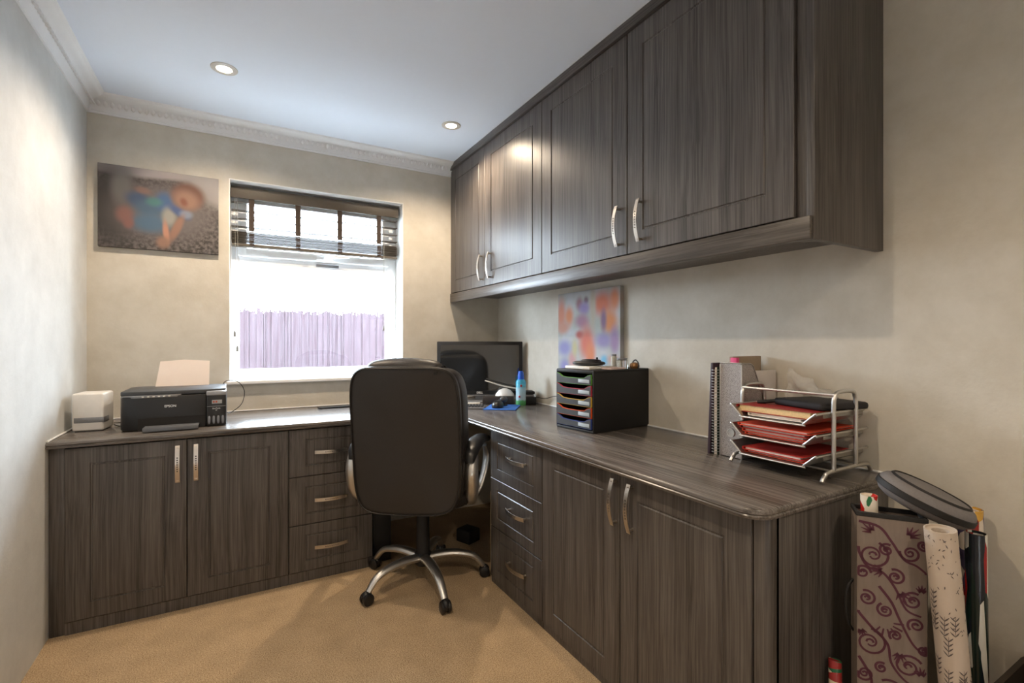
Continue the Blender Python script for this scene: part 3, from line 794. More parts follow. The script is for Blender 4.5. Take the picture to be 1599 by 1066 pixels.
# stacked devices
for (x, y, z0, w_, d_, h_, a, lab, m_) in ((2.105, 2.46, 0, .10, .09, .045, -22, 'black box shaped device at the bottom of the stack beside the spray can', 'black'),
                                          (2.10, 2.462, .046, .095, .09, .012, -30, 'thin silver edged device in the middle of the stack by the spray can', 'silver_plastic'),
                                          (2.105, 2.46, .059, .085, .075, .018, -20, 'small black handset topping the device stack by the spray can', 'black_matt')):
    b = B(); box(b, -w_ / 2, w_ / 2, -d_ / 2, d_ / 2, 0, h_, .004)
    o = tag(obj('electronic_device', b, M[m_]), lab, 'device'); o.location = (x, y, WT + z0); o.rotation_euler = (0, 0, radians(a))
b = B(); tube(b, [(2.135, 2.40, .775), (2.150, 2.33, .772), (2.160, 2.26, .79), (2.150, 2.18, .80), (2.158, 2.05, .80), (2.16, 1.85, .75)], .0022, 6)
tag(obj('cable', b, M['black']), 'black cable running from the device stack along the wall behind the drawer box', 'cable')

# ---------------------------------------------------------------- five drawer desk organiser
og = thing('desk_organiser', 'black desktop box of five drawers edged in green red yellow orange and blue', 'organiser', (1.815, 1.742, WT), radians(-84))
OW, OD, OH = .226, .345, .253
b = B()
box(b, 0, OW, .002, OD, 0, .012, .004); box(b, 0, OW, .002, OD, OH - .014, OH, .004)
box(b, 0, .008, .002, OD, .004, OH - .004, .003); box(b, OW - .008, OW, .002, OD, .004, OH - .004, .003); box(b, .004, OW - .004, OD - .01, OD, .004, OH - .004)
obj('housing', b, M['black_matt'], og)
cols = [(60, 78, 150), (235, 92, 40), (222, 180, 70), (190, 60, 78), (100, 160, 70)]
nm = ['blue', 'orange', 'yellow', 'red', 'green']
for k in range(5):
    z0 = .016 + k * .0445; h = .0425
    def outl(o_=0):
        return [(.010 + o_, z0 + o_), (OW - .010 - o_, z0 + o_), (OW - .010 - o_, z0 + h - o_), (OW - .030, z0 + h - o_ - .004), (OW - .050, z0 + h * .66 - o_), (OW - .075, z0 + h * .62 - o_), (.075, z0 + h * .62 - o_), (.045, z0 + h * .68 - o_), (.022, z0 + h - o_ - .002), (.010 + o_, z0 + h - o_)]
    b = B(); prism(b, outl(), -.002, .004, 'y'); box(b, .012, OW - .012, .004, OD - .03, z0, z0 + .004)
    dr = obj('drawer', b, mat('drawer_edge_' + nm[k], cols[k], .4), og); dr['label'] = nm[k] + ' edged drawer'
    b = B(); prism(b, outl(.0018), -.0035, .0, 'y'); obj('drawer_front', b, M['grey_plastic'], dr)
    b = B(); box(b, OW - .082, OW - .018, -.0052, -.003, z0 + .008, z0 + .022, .002); obj('label_holder', b, mat('pale_label', (172, 182, 190), .3), dr)
# things on top of the organiser
OT = WT + OH
def on_org(lx, ly):
    a = radians(-84); return (1.815 + lx * cos(a) - ly * sin(a), 1.742 + lx * sin(a) + ly * cos(a))
x, y = on_org(.10, .10); b = B(); box(b, -.075, .075, -.07, .07, 0, .012, .003)
o = tag(obj('white_box', b, M['white_plastic']), 'flat white case lying on top of the drawer box under black gadget', 'case'); o.location = (x, y, OT + .0005); o.rotation_euler = (0, 0, radians(-84))
x, y = on_org(.175, .13); b = B(); box(b, -.045, .045, -.05, .05, 0, .007, .001)
o = tag(obj('note_pad', b, mat('pinkish_note', (214, 190, 184), .8)), 'pale pink note pad on the near edge of the drawer box', 'note pad'); o.location = (x + .02, y, OT + .0005); o.rotation_euler = (0, 0, radians(-80))
gc = thing('games_controller', 'glossy black hand held gadget on the white case over the drawer box', 'gadget', (on_org(.10, .10)[0], on_org(.10, .10)[1], OT + .013), radians(-60))
b = B(); sph(b, (0, 0, .011), (.072, .04, .011), 22, p=.75); sph(b, (.01, .0, .019), (.045, .03, .010), 18, p=.8); obj('gadget_body', b, M['black'], gc)
b = B(); sph(b, (.03, .02, .030), (.005, .005, .007), 8); obj('thumb_stick', b, M['black_matt'], gc)
glassm = mat('clear_glass', (225, 228, 225), .08, trans=.9, var=.01)
for (lx, ly, h_, r_, lab) in ((.185, .215, .045, .024, 'small clear glass pot with lid on the far end of the drawer box'), (.12, .235, .060, .012, 'narrow pale bottle beside the glass pot on the drawer box')):
    x, y = on_org(lx, ly); t = thing('glass_pot', lab, 'jar', (x, y, OT + .0005))
    b = B(); lathe(b, [(0, 0), (r_, 0), (r_ * 1.05, .004), (r_ * 1.05, h_ * .8), (r_ * .8, h_ * .85), (r_ * .8, h_ * .86), (0, h_ * .86)], 20); obj('jar', b, glassm if r_ > .02 else mat('pale_plastic', (200, 198, 188), .3), t)
    b = B(); lathe(b, [(0, h_ * .861), (r_ * .95, h_ * .861), (r_ * .95, h_), (0, h_)], 20); obj('lid', b, M['silver_plastic'], t)
x, y = on_org(.195, .285); t = thing('ornament', 'small golden brown trinket with loop on the drawer box near the wall', 'ornament', (x, y, OT))
gd = mat('brown_gold', (150, 108, 66), .35, metal=.4)
b = B(); lathe(b, [(0, 0), (.018, 0), (.022, .01), (.018, .022), (.008, .026), (0, .026)], 14); obj('ornament_base', b, gd, t)
b = B(); tube(b, [(.0, -.02, .0), (0, -.024, .02), (0, -.008, .036), (0, .008, .03), (0, .012, .02)], .003, 6); obj('loop', b, M['grey_plastic'], t)

# ---------------------------------------------------------------- files and letter tray
t = thing('folder', 'dark purple folder standing leftmost in the row beside the magazine file', 'folder', (1.960, 1.066, WT))
b = B(); box(b, 0, .20, 0, .010, 0, .30, .001, mtx=Matrix.Rotation(radians(2.5), 4, 'X')); obj('cover', b, mat('dark_purple_card', (52, 34, 46), .5), t)
t = thing('spiral_notebook', 'spiral bound notebook standing between the purple folder and magazine file', 'notebook', (1.966, 1.046, WT))
b = B(); box(b, .004, .20, 0, .012, 0, .285, .001); obj('pages', b, M['paper'], t)
b = B(); box(b, .003, .20, -.002, 0, 0, .287); box(b, .003, .20, .012, .014, 0, .287); obj('cover', b, mat('dark_green_card', (44, 60, 50), .6), t)
b = B()
for k in range(30): 
    z = .010 + k * .0092
    tube(b, [(.010, -.003, z), (-.006, .001, z), (-.009, .007, z), (-.004, .014, z), (.010, .015, z)], .0013, 5, smooth=2)
obj('wire_binding', b, M['chrome'], t)
mm_, nt, p = newmat('perforated_metal_mesh'); N, L = nt.nodes, nt.links
vo = N.new('ShaderNodeTexVoronoi'); vo.inputs['Scale'].default_value = 480; g_ = N.new('ShaderNodeNewGeometry'); L.new(g_.outputs['Position'], vo.inputs['Vector'])
cr = N.new('ShaderNodeValToRGB'); cr.color_ramp.elements[0].position = .28; cr.color_ramp.elements[0].color = srgb(78, 72, 72); cr.color_ramp.elements[1].position = .42; cr.color_ramp.elements[1].color = srgb(176, 170, 168)
L.new(vo.outputs['Distance'], cr.inputs['Fac']); L.new(cr.outputs['Color'], p.inputs['Base Color']); p.inputs['Roughness'].default_value = .4; p.inputs['Metallic'].default_value = .4
t = thing('magazine_file', 'silver mesh magazine file packed with papers behind the letter trays', 'magazine file', (1.976, .962, WT))
sidep = [(0, 0), (.195, 0), (.195, .15), (.15, .158), (.105, .20), (.078, .255), (.058, .292), (.045, .299), (.0, .30)]
b = B(); prism(b, sidep, 0, .002, 'y'); prism(b, sidep, .076, .078, 'y'); box(b, 0, .195, 0, .078, 0, .002); box(b, 0, .002, 0, .078, 0, .30); obj('mesh_body', b, mm_, t)
b = B(); 
for yy in (0, .077): tube(b, [(q[0], yy, q[1]) for q in ((.0, .0), (.0, .15), (.0, .296), (.006, .301), (.045, .299), (.058, .292), (.078, .255), (.105, .20), (.15, .158), (.195, .15))], .0022, 6, smooth=0)
tube(b, [(0, 0, .301), (0, .077, .301)], .0022, 6, smooth=0); obj('rim', b, M['chrome'], t)
for (y0, y1, x1, h_, c_, nme, lab) in ((.006, .020, .19, .275, (206, 200, 196), 'booklet', 'white booklet inside the magazine file nearest the trays'),
                                  (.022, .044, .19, .318, (214, 74, 128), 'pink_folder', 'pink edged folder poking out of the magazine file'),
                                  (.046, .052, .19, .27, (196, 190, 186), 'booklet', 'white punched booklet at the far side of the magazine file')):
    b = B(); box(b, .006, .02 if c_[0] == 214 else x1, y0, y1, .003, h_, .001)
    o = tag(obj(nme, b, mat(nme + '_card', c_, .6)), lab, 'booklet'); o.location = (1.976, .962, WT)
b = B(); box(b, 0, .150, 0, .014, .0, .318, .002)
o = tag(obj('cardboard_envelope', b, mat('beige_card', (150, 132, 112), .8)), 'beige cardboard wallet standing tallest inside the magazine file', 'envelope'); o.location = (2.014, 1.019, WT + .0025)
# clear plastic bag draped at the wall
pm, nt, p = newmat('crumpled_clear_plastic'); N, L = nt.nodes, nt.links
p.inputs['Base Color'].default_value = (.85, .85, .85, 1); p.inputs['Roughness'].default_value = .12; p.inputs['Alpha'].default_value = .42
nn = N.new('ShaderNodeTexNoise'); nn.inputs['Scale'].default_value = 30; bb = N.new('ShaderNodeBump'); bb.inputs['Strength'].default_value = 1; L.new(nn.outputs['Fac'], bb.inputs['Height']); L.new(bb.outputs['Normal'], p.inputs['Normal'])
t = B(); grid = []
for i in range(15):
    row = []
    for j in range(11):
        u_, v_ = i / 14, j / 10
        top = .285 - .10 * u_
        row.append(t.verts.new((.0 + .01 * sin(u_ * 17 + v_ * 9) + .012 * sin(v_ * 13 + u_ * 5), -u_ * .20, v_ * (top - .14) + .14 + .006 * sin(u_ * 22))))
    grid.append(row)
for i in range(14):
    for j in range(10): t.faces.new((grid[i][j], grid[i + 1][j], grid[i + 1][j + 1], grid[i][j + 1]))
bmesh.ops.solidify(t, geom=t.faces[:], thickness=.0006)
o = tag(obj('plastic_bag', t, pm, smooth=80), 'crumpled clear plastic bag behind the letter trays against the wall', 'plastic bag'); o.location = (2.140, .915, WT)

# letter tray: three wire tiers in a tubular frame
TX0, TX1, TY0, TY1 = 1.915, 2.166, .690, .955
lt = thing('letter_tray', 'silver three tier wire letter tray at the near end of the worktop', 'letter tray', (0, 0, 0))
lt.location = ((TX0 + TX1) / 2, (TY0 + TY1) / 2, WT); cx_, cy_ = lt.location.x, lt.location.y
q = lambda x, y, z: (x - cx_, y - cy_, z)
for yy in (TY0, TY1):
    b = B()
    xa, xb = TX0 + .055, TX0 + .168
    tube(b, [q(xa, yy, .030), q(xa, yy, .12), q(xa, yy, .200), q(xa + .005, yy, .222), q(xa + .022, yy, .235), q(xb - .022, yy, .235), q(xb - .005, yy, .222), q(xb, yy, .200), q(xb, yy, .12), q(xb, yy, .030)], .0055, 10, smooth=4)
    obj('frame_post', b, M['chrome'], lt)
    b = B(); tube(b, [q(TX0 - .002, yy, .006), q(TX0 + .012, yy, .020), q(TX0 + .04, yy, .028), q(TX1 - .04, yy, .028), q(TX1 - .012, yy, .020), q(TX1 - .002, yy, .006)], .0055, 10)
    obj('foot', b, M['chrome'], lt)
b = B(); tube(b, [q(TX0 + .058, TY0, .228), q(TX0 + .058, TY1, .228)], .004, 8, smooth=0); obj('cross_rail', b, M['chrome'], lt)
for xx in (TX0 + .05, TX1 - .05):
    b = B(); tube(b, [q(xx, TY0, .028), q(xx, TY1, .028)], .003, 8, smooth=0); obj('cross_rail', b, M['chrome'], lt)
TZ = (.038, .092, .148)
for z in TZ:
    b = B(); h = .032; y0, y1 = TY0 + .008, TY1 - .008
    # side rims + V-lowered front and rear wires
    for xx in (TX0 - .012, TX1 - .004):
        tube(b, [q(xx, y0, z + h), q(xx, y0 + .004, z + h), q(xx, y0 + .034, z + .004), q(xx, y0 + .042, z), q(xx, y1 - .042, z), q(xx, y1 - .034, z + .004), q(xx, y1 - .004, z + h), q(xx, y1, z + h)], .0028, 8, smooth=3)
    for yy in (y0, y1):
        tube(b, [q(TX0 - .012, yy, z + h), q(TX1 - .004, yy, z + h)], .0032, 8, smooth=0)
    prism(b, [(y0 - cy_ + .002, z + h - .002), (y0 - cy_ + .038, z + .001), (y1 - cy_ - .038, z + .001), (y1 - cy_ - .002, z + h - .002), (y1 - cy_ - .003, z + h - .003), (y1 - cy_ - .038, z), (y0 - cy_ + .038, z), (y0 - cy_ + .003, z + h - .003)], TX0 - .010 - cx_, TX1 - .006 - cx_, 'x')
    tr_ = obj('tray', b, M['chrome'], lt)
    b = B(); box(b, TX0 + .02 - cx_, TX1 - .03 - cx_, y0 - cy_ - .001, y0 - cy_ + .001, z + h - .012, z + h + .002, .0005, 1); obj('side_band', b, mat('silver_band', (150, 146, 140), .4, metal=.8), tr_)
b = B(); lathe(b, [(.010, -.003), (.013, -.003), (.013, .003), (.010, .003), (.010, -.003)], 20, Matrix.Translation(q(TX0 - .016, TY1 - .012, .095)) @ Matrix.Rotation(radians(90), 4, 'Y'))
lathe(b, [(0, -.001), (.010, -.001), (.010, .001), (0, .001)], 16, Matrix.Translation(q(TX0 - .016, TY1 - .012, .095)) @ Matrix.Rotation(radians(90), 4, 'Y')); obj('round_clip', b, M['chrome'], lt)

red = mat('red_card', (178, 44, 36), .6, var=.12); orange = mat('orange_card', (214, 74, 44), .6, var=.12); dred = mat('dark_red_card', (150, 34, 30), .45)
def folder(z, y0, y1, th, m_, lab, group, tab=None, dx=0):
    """two card covers bowed over loose sheets"""
    t = thing('document_folder', lab, 'folder', ((TX0 + TX1) / 2 + dx, (y0 + y1) / 2, WT + z), radians(random.uniform(-1.2, 1.2)), group)
    hx = .118; hy = (y1 - y0) / 2
    b = B(); box(b, -hx, hx, -hy, hy, 0, .0012); box(b, -hx + .004, hx, -hy, hy, th - .0012, th, 0); box(b, -hx, hx, hy - .002, hy, 0, th); obj('cover', b, m_, t)
    if th > .005:
        b = B(); box(b, -hx + .008, hx - .004, -hy + .01, hy - .006, .0014, th - .0016); obj('sheets', b, M['paper'] if tab is None else tab, t)
    return t
cream = mat('cream_sheets', (226, 200, 150), .8, var=.2, scale=200)
gA = 'orange card folders in the letter trays'
z = TZ[0] + .004
folder(z, TY0 + .05, TY1 - .04, .006, orange, 'orange card folder at the very bottom of the lowest letter tray', gA); z += .0072
folder(z, TY0 + .052, TY1 - .036, .009, red, 'red folder lying uppermost in the lowest letter tray', gA, dx=-.006)
z = TZ[1] + .004
for k, (th, m_, lab) in enumerate(((.006, orange, 'orange folder at the bottom of the stack in the middle tray'), (.008, orange, 'orange folder second from bottom in the middle letter tray'), (.007, red, 'red folder second from top in the middle letter tray'), (.007, orange, 'orange folder lying topmost in the middle letter tray'))):
    folder(z, TY0 + .05 - .006 * k, TY1 - .04 + .005 * k, th, m_, lab, gA, dx=-.004 * k); z += th + .0015
z = TZ[2] + .004
folder(z, TY0 + .055, TY1 - .05, .008, M['paper'], 'thin white paper folder under the red binder in the top tray', gA); z += .009
folder(z, TY0 + .030, TY1 - .012, .020, dred, 'thick dark red binder with cream pages in the top letter tray', gA, cream); z += .021
sl = thing('laptop_sleeve', 'black zipped pouch lying on the red binder in the top tray', 'pouch', (TX0 + .155, TY0 + .095, WT + z), radians(-14))
b = B(); box(b, -.085, .085, -.090, .075, 0, .020, .008, 3); obj('pouch', b, mat('black_nylon', (28, 25, 28), .75, bump=.2, scale=120), sl)
b = B(); tube(b, [(-.080, .070, .010), (-.10, .09, .006), (-.115, .105, .004)], [.005, .006, .004], 8); obj('strap', b, M['black_matt'], sl)

# ---------------------------------------------------------------- by the end panel: gift wrap
bag_m, nt, p = newmat('grey_beige_bag_fabric')
p.inputs['Base Color'].default_value = srgb(148, 132, 122); p.inputs['Roughness'].default_value = .75
nn = nt.nodes.new('ShaderNodeTexNoise'); nn.inputs['Scale'].default_value = 14; rr_ = nt.nodes.new('ShaderNodeValToRGB')
rr_.color_ramp.elements[0].color = srgb(112, 100, 93); rr_.color_ramp.elements[1].color = srgb(134, 122, 112)
nt.links.new(nn.outputs['Fac'], rr_.inputs['Fac']); nt.links.new(rr_.outputs['Color'], p.inputs['Base Color'])
vine_m = mat('plum_vine_print', (78, 34, 52), .7)
bg_root = thing('gift_wrap_bag', 'tall grey bag printed with plum scrolling vines beside the end panel', 'bag', (1.9045, .541, 0), radians(-55))
BW, BD_, BH = .130, .060, .708
b = B()
box(b, -BW / 2, BW / 2, -BD_ / 2, -BD_ / 2 + .003, 0, BH, .001, 1); box(b, -BW / 2, BW / 2, BD_ / 2 - .003, BD_ / 2, 0, BH, .001, 1)
box(b, -BW / 2, -BW / 2 + .003, -BD_ / 2, BD_ / 2, 0, BH, .001, 1); box(b, BW / 2 - .003, BW / 2, -BD_ / 2, BD_ / 2, 0, BH, .001, 1); box(b, -BW / 2, BW / 2, -BD_ / 2, BD_ / 2, 0, .003)
def ribbon(P, w0, w1, y=-.0006):
    """flat printed stroke on the bag front; P in (x, z)"""
    t = B(); L_ = []; n = len(P)
    for i, p_ in enumerate(P):
        a = P[max(i - 1, 0)]; c = P[min(i + 1, n - 1)]; d = Vector((c[0] - a[0], c[1] - a[1]));
        if d.length < 1e-7: d = Vector((1, 0))
        d.normalize(); w_ = (w0 + (w1 - w0) * i / (n - 1)) / 2
        L_.append((t.verts.new((p_[0] - d.y * w_, -BD_ / 2 + y, p_[1] + d.x * w_)), t.verts.new((p_[0] + d.y * w_, -BD_ / 2 + y, p_[1] - d.x * w_))))
    for a, c in zip(L_, L_[1:]): t.faces.new((a[0], a[1], c[1], c[0]))
    merge(b, t, None, 1)
lim = BW / 2 - .004
def clampx(P): return [(max(-lim, min(lim, x)), z) for x, z in P]
def spiral(cx, cz, r, a0, sgn, turns=1.6, stem=None):
    cx *= .76; r *= .88; cz *= 1.05
    P = []
    for i in range(34):
        f = i / 33; a = a0 + sgn * f * turns * 2 * pi; rr = r * (1 - .82 * f)
        P.append((cx + rr * cos(a), cz + rr * sin(a)))
    if stem: P = [(stem[0] + (P[0][0] - stem[0]) * k / 6, stem[1] + (P[0][1] - stem[1]) * k / 6 + .004 * sin(k / 6 * pi)) for k in range(6)] + P
    ribbon(clampx(P), .0052, .0035)
    ribbon(clampx([(cx + r * .22 * cos(k), cz + r * .22 * sin(k)) for k in (0, .8, 1.6, 2.4, 3.2)]), .005, .004)
def leaf(cx, cz, r, a, n=5):
    cx *= .76; r *= .9; cz *= 1.05
    for k in range(n):
        aa = a + (k - (n - 1) / 2) * .42; l = r * (1 - .12 * abs(k - (n - 1) / 2))
        P = [(cx + l * f * cos(aa), cz + l * f * sin(aa)) for f in (.15, .4, .7, 1)]
        t_ = [(P[0][0], P[0][1]), P[1], P[2], P[3]]
        ribbon(clampx(t_), .007, .0012, -.0009)
def flower(cx, cz, r, a):
    cx *= .76; cz *= 1.05
    for k in range(6):
        aa = a + (k - 2.5) * .45
        ribbon(clampx([(cx + r * f * cos(aa), cz + r * f * sin(aa)) for f in (.45, .7, 1)]), .003, .0045, -.0009)
sp_ = [(-.045, .585, .036, 1.2, -1), (.045, .600, .022, 3.0, 1), (-.070, .545, .018, 0, 1), (.010, .545, .020, 2, -1), (.050, .500, .022, 1, 1), (-.060, .490, .020, 2, -1),
       (.058, .45, .018, 4, -1), (-.052, .395, .036, 1.5, -1), (.040, .36, .030, .5, 1), (-.065, .325, .020, 3, 1), (.000, .295, .034, 2.2, -1), (.062, .285, .018, 1, -1),
       (-.045, .225, .032, .3, 1), (.045, .20, .026, 2.6, -1), (-.068, .150, .018, 1, -1), (.010, .125, .030, 0, 1), (.060, .09, .020, 3, -1), (-.05, .07, .026, 2, 1), (.02, .03, .02, 1, -1)]
sp_ += [(-.012, .600, .016, 1, 1), (.075, .62, .014, 0, -1), (-.015, .47, .018, 2, 1), (.075, .40, .014, 1, -1), (-.075, .245, .014, 2, 1), (.01, .42, .014, 4, -1), (.075, .15, .014, 2, 1), (-.025, .345, .014, 1, 1), (-.08, .20, .012, 1, -1)]
for s_ in sp_: spiral(*s_)
vines = [[(-.08, .655), (-.03, .648), (.0, .62), (.03, .585), (.06, .575), (.085, .56)], [(-.085, .60), (-.06, .56), (-.02, .55), (.01, .52), (.035, .48), (.07, .47)], [(-.03, .52), (.0, .49), (.02, .455), (.05, .41), (.08, .39)],
         [(-.085, .46), (-.05, .43), (-.01, .40), (.0, .36), (.03, .33), (.06, .32)], [(-.08, .36), (-.05, .32), (-.045, .28), (-.01, .25), (.03, .24), (.08, .235)], [(.0, .27), (.02, .22), (.01, .18), (.03, .14), (.08, .13)], [(-.085, .25), (-.06, .19), (-.02, .17), (.0, .10), (.04, .07), (.08, .05)], [(-.08, .13), (-.03, .10), (-.02, .04), (.01, .01)]]
for v_ in vines: ribbon(clampx([(p_.x, p_.z) for p_ in smoothpts([(x * .76, 0, z * 1.05) for x, z in v_], 6)]), .006, .004)
for l_ in ((-.045, .635, .030, 2.4), (.04, .635, .030, .8), (-.02, .555, .028, 3.4), (.02, .515, .030, 5.2), (.02, .385, .026, 4.6), (-.06, .28, .028, 2.2), (-.02, .26, .026, 1.4), (.07, .345, .024, 1.7), (.045, .165, .026, 5.6), (-.055, .115, .024, 2), (.07, .52, .02, 1.5), (-.075, .42, .02, 5)): leaf(*l_)
for l_ in ((-.015, .445, .034, 5.2), (-.02, .17, .032, 1.6), (.06, .24, .024, 4), (-.05, .01, .03, 1.5)): flower(*l_)
obj('bag_body', b, [bag_m, vine_m], bg_root)
b = B()
for yy in (-BD_ / 2 + .0015, BD_ / 2 - .0015): box(b, -BW / 2 - .001, BW / 2 + .001, yy - .003, yy + .003, BH - .008, BH + .002, .001, 1)
for xx in (-BW / 2 + .0015, BW / 2 - .0015): box(b, xx - .003, xx + .003, -BD_ / 2, BD_ / 2, BH - .008, BH + .002, .001, 1)
obj('rim_binding', b, M['black_matt'], bg_root)
b = B(); tube(b, [(-BW / 2 - .001, 0, .54), (-BW / 2 - .014, -.01, .52), (-BW / 2 - .018, -.012, .48), (-BW / 2 - .012, -.008, .44), (-BW / 2 - .001, 0, .42)], .003, 8); obj('side_loop', b, M['black_matt'], bg_root)

def roll(name, label, top, bot, r, material, extra=None):
    """gift wrap roll: hollow-ended tube from bot to top"""
    T, Bt = Vector(top), Vector(bot); d = T - Bt; h = d.length
    o_ = thing(name, label, 'gift wrap'); o_.location = Bt
    o_.rotation_euler = d.to_track_quat('Z', 'Y').to_euler()
    b = B(); lathe(b, [(r * .55, .004), (r, 0), (r, h), (r * .9, h), (r * .9, h - .004), (r * .55, h - .004), (r * .5, h - .05), (r * .5, .05), (r * .55, .004)], 28)
    if extra: extra(b, r, h)
    obj('paper_roll', b, material, o_); return o_
def sprigs(b, r, h):
    random.seed(11)
    def mark(a, z, da, dz, w_=.0016):
        P = [(r + .0004, a + da * f, z + dz * f) for f in (0, .5, 1)]
        t = B(); L_ = []
        for i, (rr, aa, zz_) in enumerate(P):
            ww = (.4, 1, .3)[i] * w_
            ln = math.hypot(da * r, dz) or 1
            pa, pz = -dz / ln * ww / r, da * r / ln * ww
            L_.append((t.verts.new((rr * cos(aa + pa), rr * sin(aa + pa), zz_ + pz)), t.verts.new((rr * cos(aa - pa), rr * sin(aa - pa), zz_ - pz))))
        for p_, q_ in zip(L_, L_[1:]): t.faces.new((p_[0], p_[1], q_[1], q_[0]))
        merge(b, t, None, 1)
    for k in range(170):      # dense small dashes near the top end
        mark(random.uniform(0, 2 * pi), h - random.random() ** 1.4 * .20 - .012, random.uniform(-.2, .2), random.uniform(-.008, .008), .0010)
    for k in range(46):       # leafy sprigs
        a = random.uniform(0, 2 * pi); z = random.uniform(.05, h - .16)
        mark(a, z, .12, .042, .0007)
        for j in range(4):
            for s in (-1, 1): mark(a + .12 * j / 4, z + .042 * j / 4, s * .28, .009, .0014)
cream_m = mat('cream_wrapping_paper', (192, 178, 164), .55, var=.04); sprig_m = mat('grey_sprig_print', (92, 84, 84), .7)
roll('gift_wrap_roll', 'cream gift wrap roll printed with grey leaf sprigs leaning by the bag', (1.885, .4387, .707), (1.944, .405, .0), .0272, [cream_m, sprig_m], sprigs)
def patterned(name, cols, sc):
    m, nt, p = newmat(name); N, L = nt.nodes, nt.links
    tc = N.new('ShaderNodeTexCoord'); mp = N.new('ShaderNodeMapping'); mp.inputs['Scale'].default_value = sc; L.new(tc.outputs['Object'], mp.inputs[0])
    v = N.new('ShaderNodeTexVoronoi'); v.inputs['Scale'].default_value = 1; L.new(mp.outputs[0], v.inputs['Vector'])
    sep = N.new('ShaderNodeSeparateColor'); L.new(v.outputs['Color'], sep.inputs[0])
    r = N.new('ShaderNodeValToRGB'); r.color_ramp.interpolation = 'CONSTANT'
    e = r.color_ramp.elements; e[0].position = 0; e[0].color = srgb(*cols[0]); e[1].position = 1 / len(cols); e[1].color = srgb(*cols[1])
    for i, c in enumerate(cols[2:]): el = e.new((i + 2) / len(cols)); el.color = srgb(*c)
    L.new(sep.outputs[0], r.inputs['Fac']); L.new(r.outputs['Color'], p.inputs['Base Color'])
    p.inputs['Roughness'].default_value = .22; return m
roll('gift_wrap_roll', 'glossy dark green and red striped foil gift wrap roll next to the cream roll', (2.040, .428, .672), (2.030, .420, .0), .0190, patterned('festive_foil', [(24, 44, 40), (150, 24, 30), (26, 40, 38), (210, 208, 200), (30, 36, 44)], (75, 75, 11)))
roll('gift_wrap_roll', 'white roll with red and yellow motifs nearest the right wall', (2.128, .468, .700), (2.118, .455, .0), .0270, patterned('motif_paper', [(224, 212, 198), (150, 40, 40), (220, 208, 194), (206, 160, 70), (226, 214, 200), (90, 80, 110)], (50, 50, 22)))
roll('gift_wrap_roll', 'white roll with green tree motifs poking out of the bag top', (1.893, .574, .740), (1.903, .563, .02), .0170, patterned('tree_paper', [(226, 216, 200), (40, 110, 70), (224, 214, 198), (190, 40, 36)], (60, 60, 30)))
roll('gift_wrap_roll', 'dark green wrap roll standing behind the glossy foil roll', (2.075, .490, .690), (2.075, .485, .0), .0170, mat('dark_green_paper', (36, 70, 56), .5))
roll('gift_wrap_roll', 'small striped gift wrap roll leaning low between end panel and bag', (1.860, .632, .330), (1.790, .590, .0), .0140, patterned('striped_paper', [(210, 196, 170), (40, 100, 70), (150, 50, 50), (216, 204, 180)], (10, 10, 80)))

# round zipped case on top
cs = thing('zipped_case', 'round grey zipped case with black zip band lying on the gift wrap', 'case', (1.990, .503, .733))
cs.rotation_euler = Matrix(((1, 0, 0), (0, 1, 0), (0, 0, 1))).to_euler()
RM = (Matrix.Rotation(yw, 4, 'Z') @ Matrix.Rotation(radians(22), 4, 'Y') @ Matrix.Rotation(radians(13), 4, 'X')).to_euler()
cs.rotation_euler = RM
gf = mat('grey_marl_fabric', (112, 108, 108), .8, var=.15, scale=200, bump=.3)
b = B(); lathe(b, [(0, -.028), (.060, -.028), (.080, -.024), (.092, -.018), (.099, -.010), (.102, -.005)], 40); lathe(b, [(.102, .005), (.100, .012), (.094, .020), (.080, .027), (.050, .031), (0, .032)], 40)
for v in b.verts: v.co.y *= .82
obj('case_shell', b, gf, cs, smooth=60)
b = B(); lathe(b, [(.1025, -.0075), (.1045, -.006), (.1045, .006), (.1025, .0075), (.098, 0), (.1025, -.0075)], 40); lathe(b, [(.078, .027), (.081, .030), (.085, .026), (.081, .024), (.078, .027)], 40)
for v in b.verts: v.co.y *= .82
obj('zip_band', b, M['black_matt'], cs)
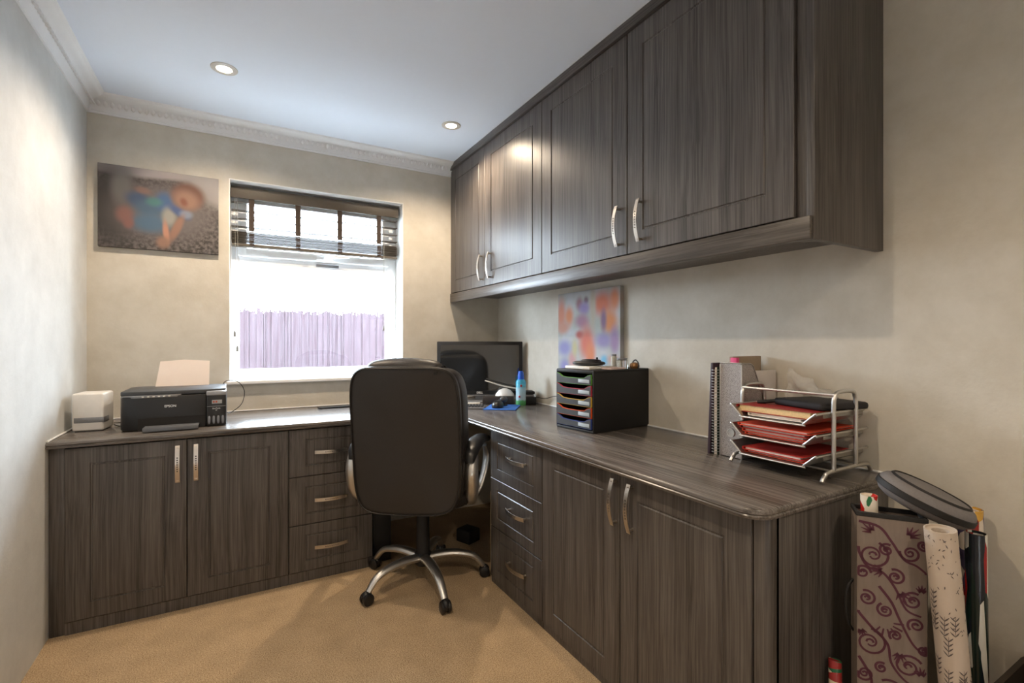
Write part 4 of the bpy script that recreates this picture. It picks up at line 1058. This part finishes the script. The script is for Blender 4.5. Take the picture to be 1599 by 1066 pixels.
# dark bin in the corner of the frame
wb = thing('waste_bin', 'dark rectangular bin with rounded rim at the right wall', 'bin', (2.035, .215, 0))
def rr(hx, hy, r, n=6):
    P = []
    for cx, cy, a0 in ((hx - r, hy - r, 0), (-hx + r, hy - r, pi / 2), (-hx + r, -hy + r, pi), (hx - r, -hy + r, 3 * pi / 2)):
        for i in range(n + 1): a = a0 + i / n * pi / 2; P.append((cx + r * cos(a), cy + r * sin(a)))
    return P
b = B(); rings = []
for hx, hy, z in ((.10, .13, 0), (.12, .155, .38), (.128, .163, .384), (.128, .163, .392), (.118, .153, .392), (.114, .149, .37), (.095, .125, .01)):
    rings.append([b.verts.new((x, y, z)) for x, y in rr(hx, hy, .035)])
for a, c in zip(rings, rings[1:]):
    for k in range(len(a)): b.faces.new((a[k], a[(k + 1) % len(a)], c[(k + 1) % len(a)], c[k]))
b.faces.new(rings[0][::-1]); b.faces.new(rings[-1]); obj('bin_body', b, mat('dark_brown_metal', (58, 50, 44), .35, metal=.5), wb)

# ---------------------------------------------------------------- under the desk
pc = thing('computer_tower', 'black computer tower standing in the shaded knee space by the left drawers', 'computer', (1.235, 2.62, 0))
b = B(); box(b, -.04, .05, -.19, .20, .0, .34, .004); obj('tower_case', b, M['black'], pc)
b = B(); box(b, -.035, .045, -.195, -.188, .02, .33, .003); obj('front_panel', b, M['black_matt'], pc)
pb = thing('paper_wallet', 'thin brown and cream board standing upright against the side of the right drawers', 'board', (1.640, 2.03, 0))
b = B(); box(b, 0, .012, -.04, -.005, 0, .40, .001); obj('board', b, mat('torn_cream_card', (196, 176, 146), .8, var=.5, scale=30), pb)
b = B(); box(b, -.045, .045, -.05, .05, 0, .07, .008, 3)
o = tag(obj('cable_box', b, M['black_matt']), 'small black power box on the carpet at the back of the knee space', 'box'); o.location = (1.72, 2.45, 0); o.rotation_euler = (0, 0, .4)

# repeats share a group
for o in bpy.data.objects:
    if o.parent is None and 'label' in o:
        k = o.name.split('.')[0]
        g = {'downlight': 'recessed ceiling downlights', 'gift_wrap_roll': 'gift wrap rolls beside the end panel', 'electronic_device': 'devices stacked by the spray can',
             'wall_cabinet': 'wall cabinets on the right', 'base_cabinet': 'two door base cabinets', 'drawer_unit': 'three drawer units', 'booklet': 'booklets in the magazine file'}.get(k)
        if g: o['group'] = g
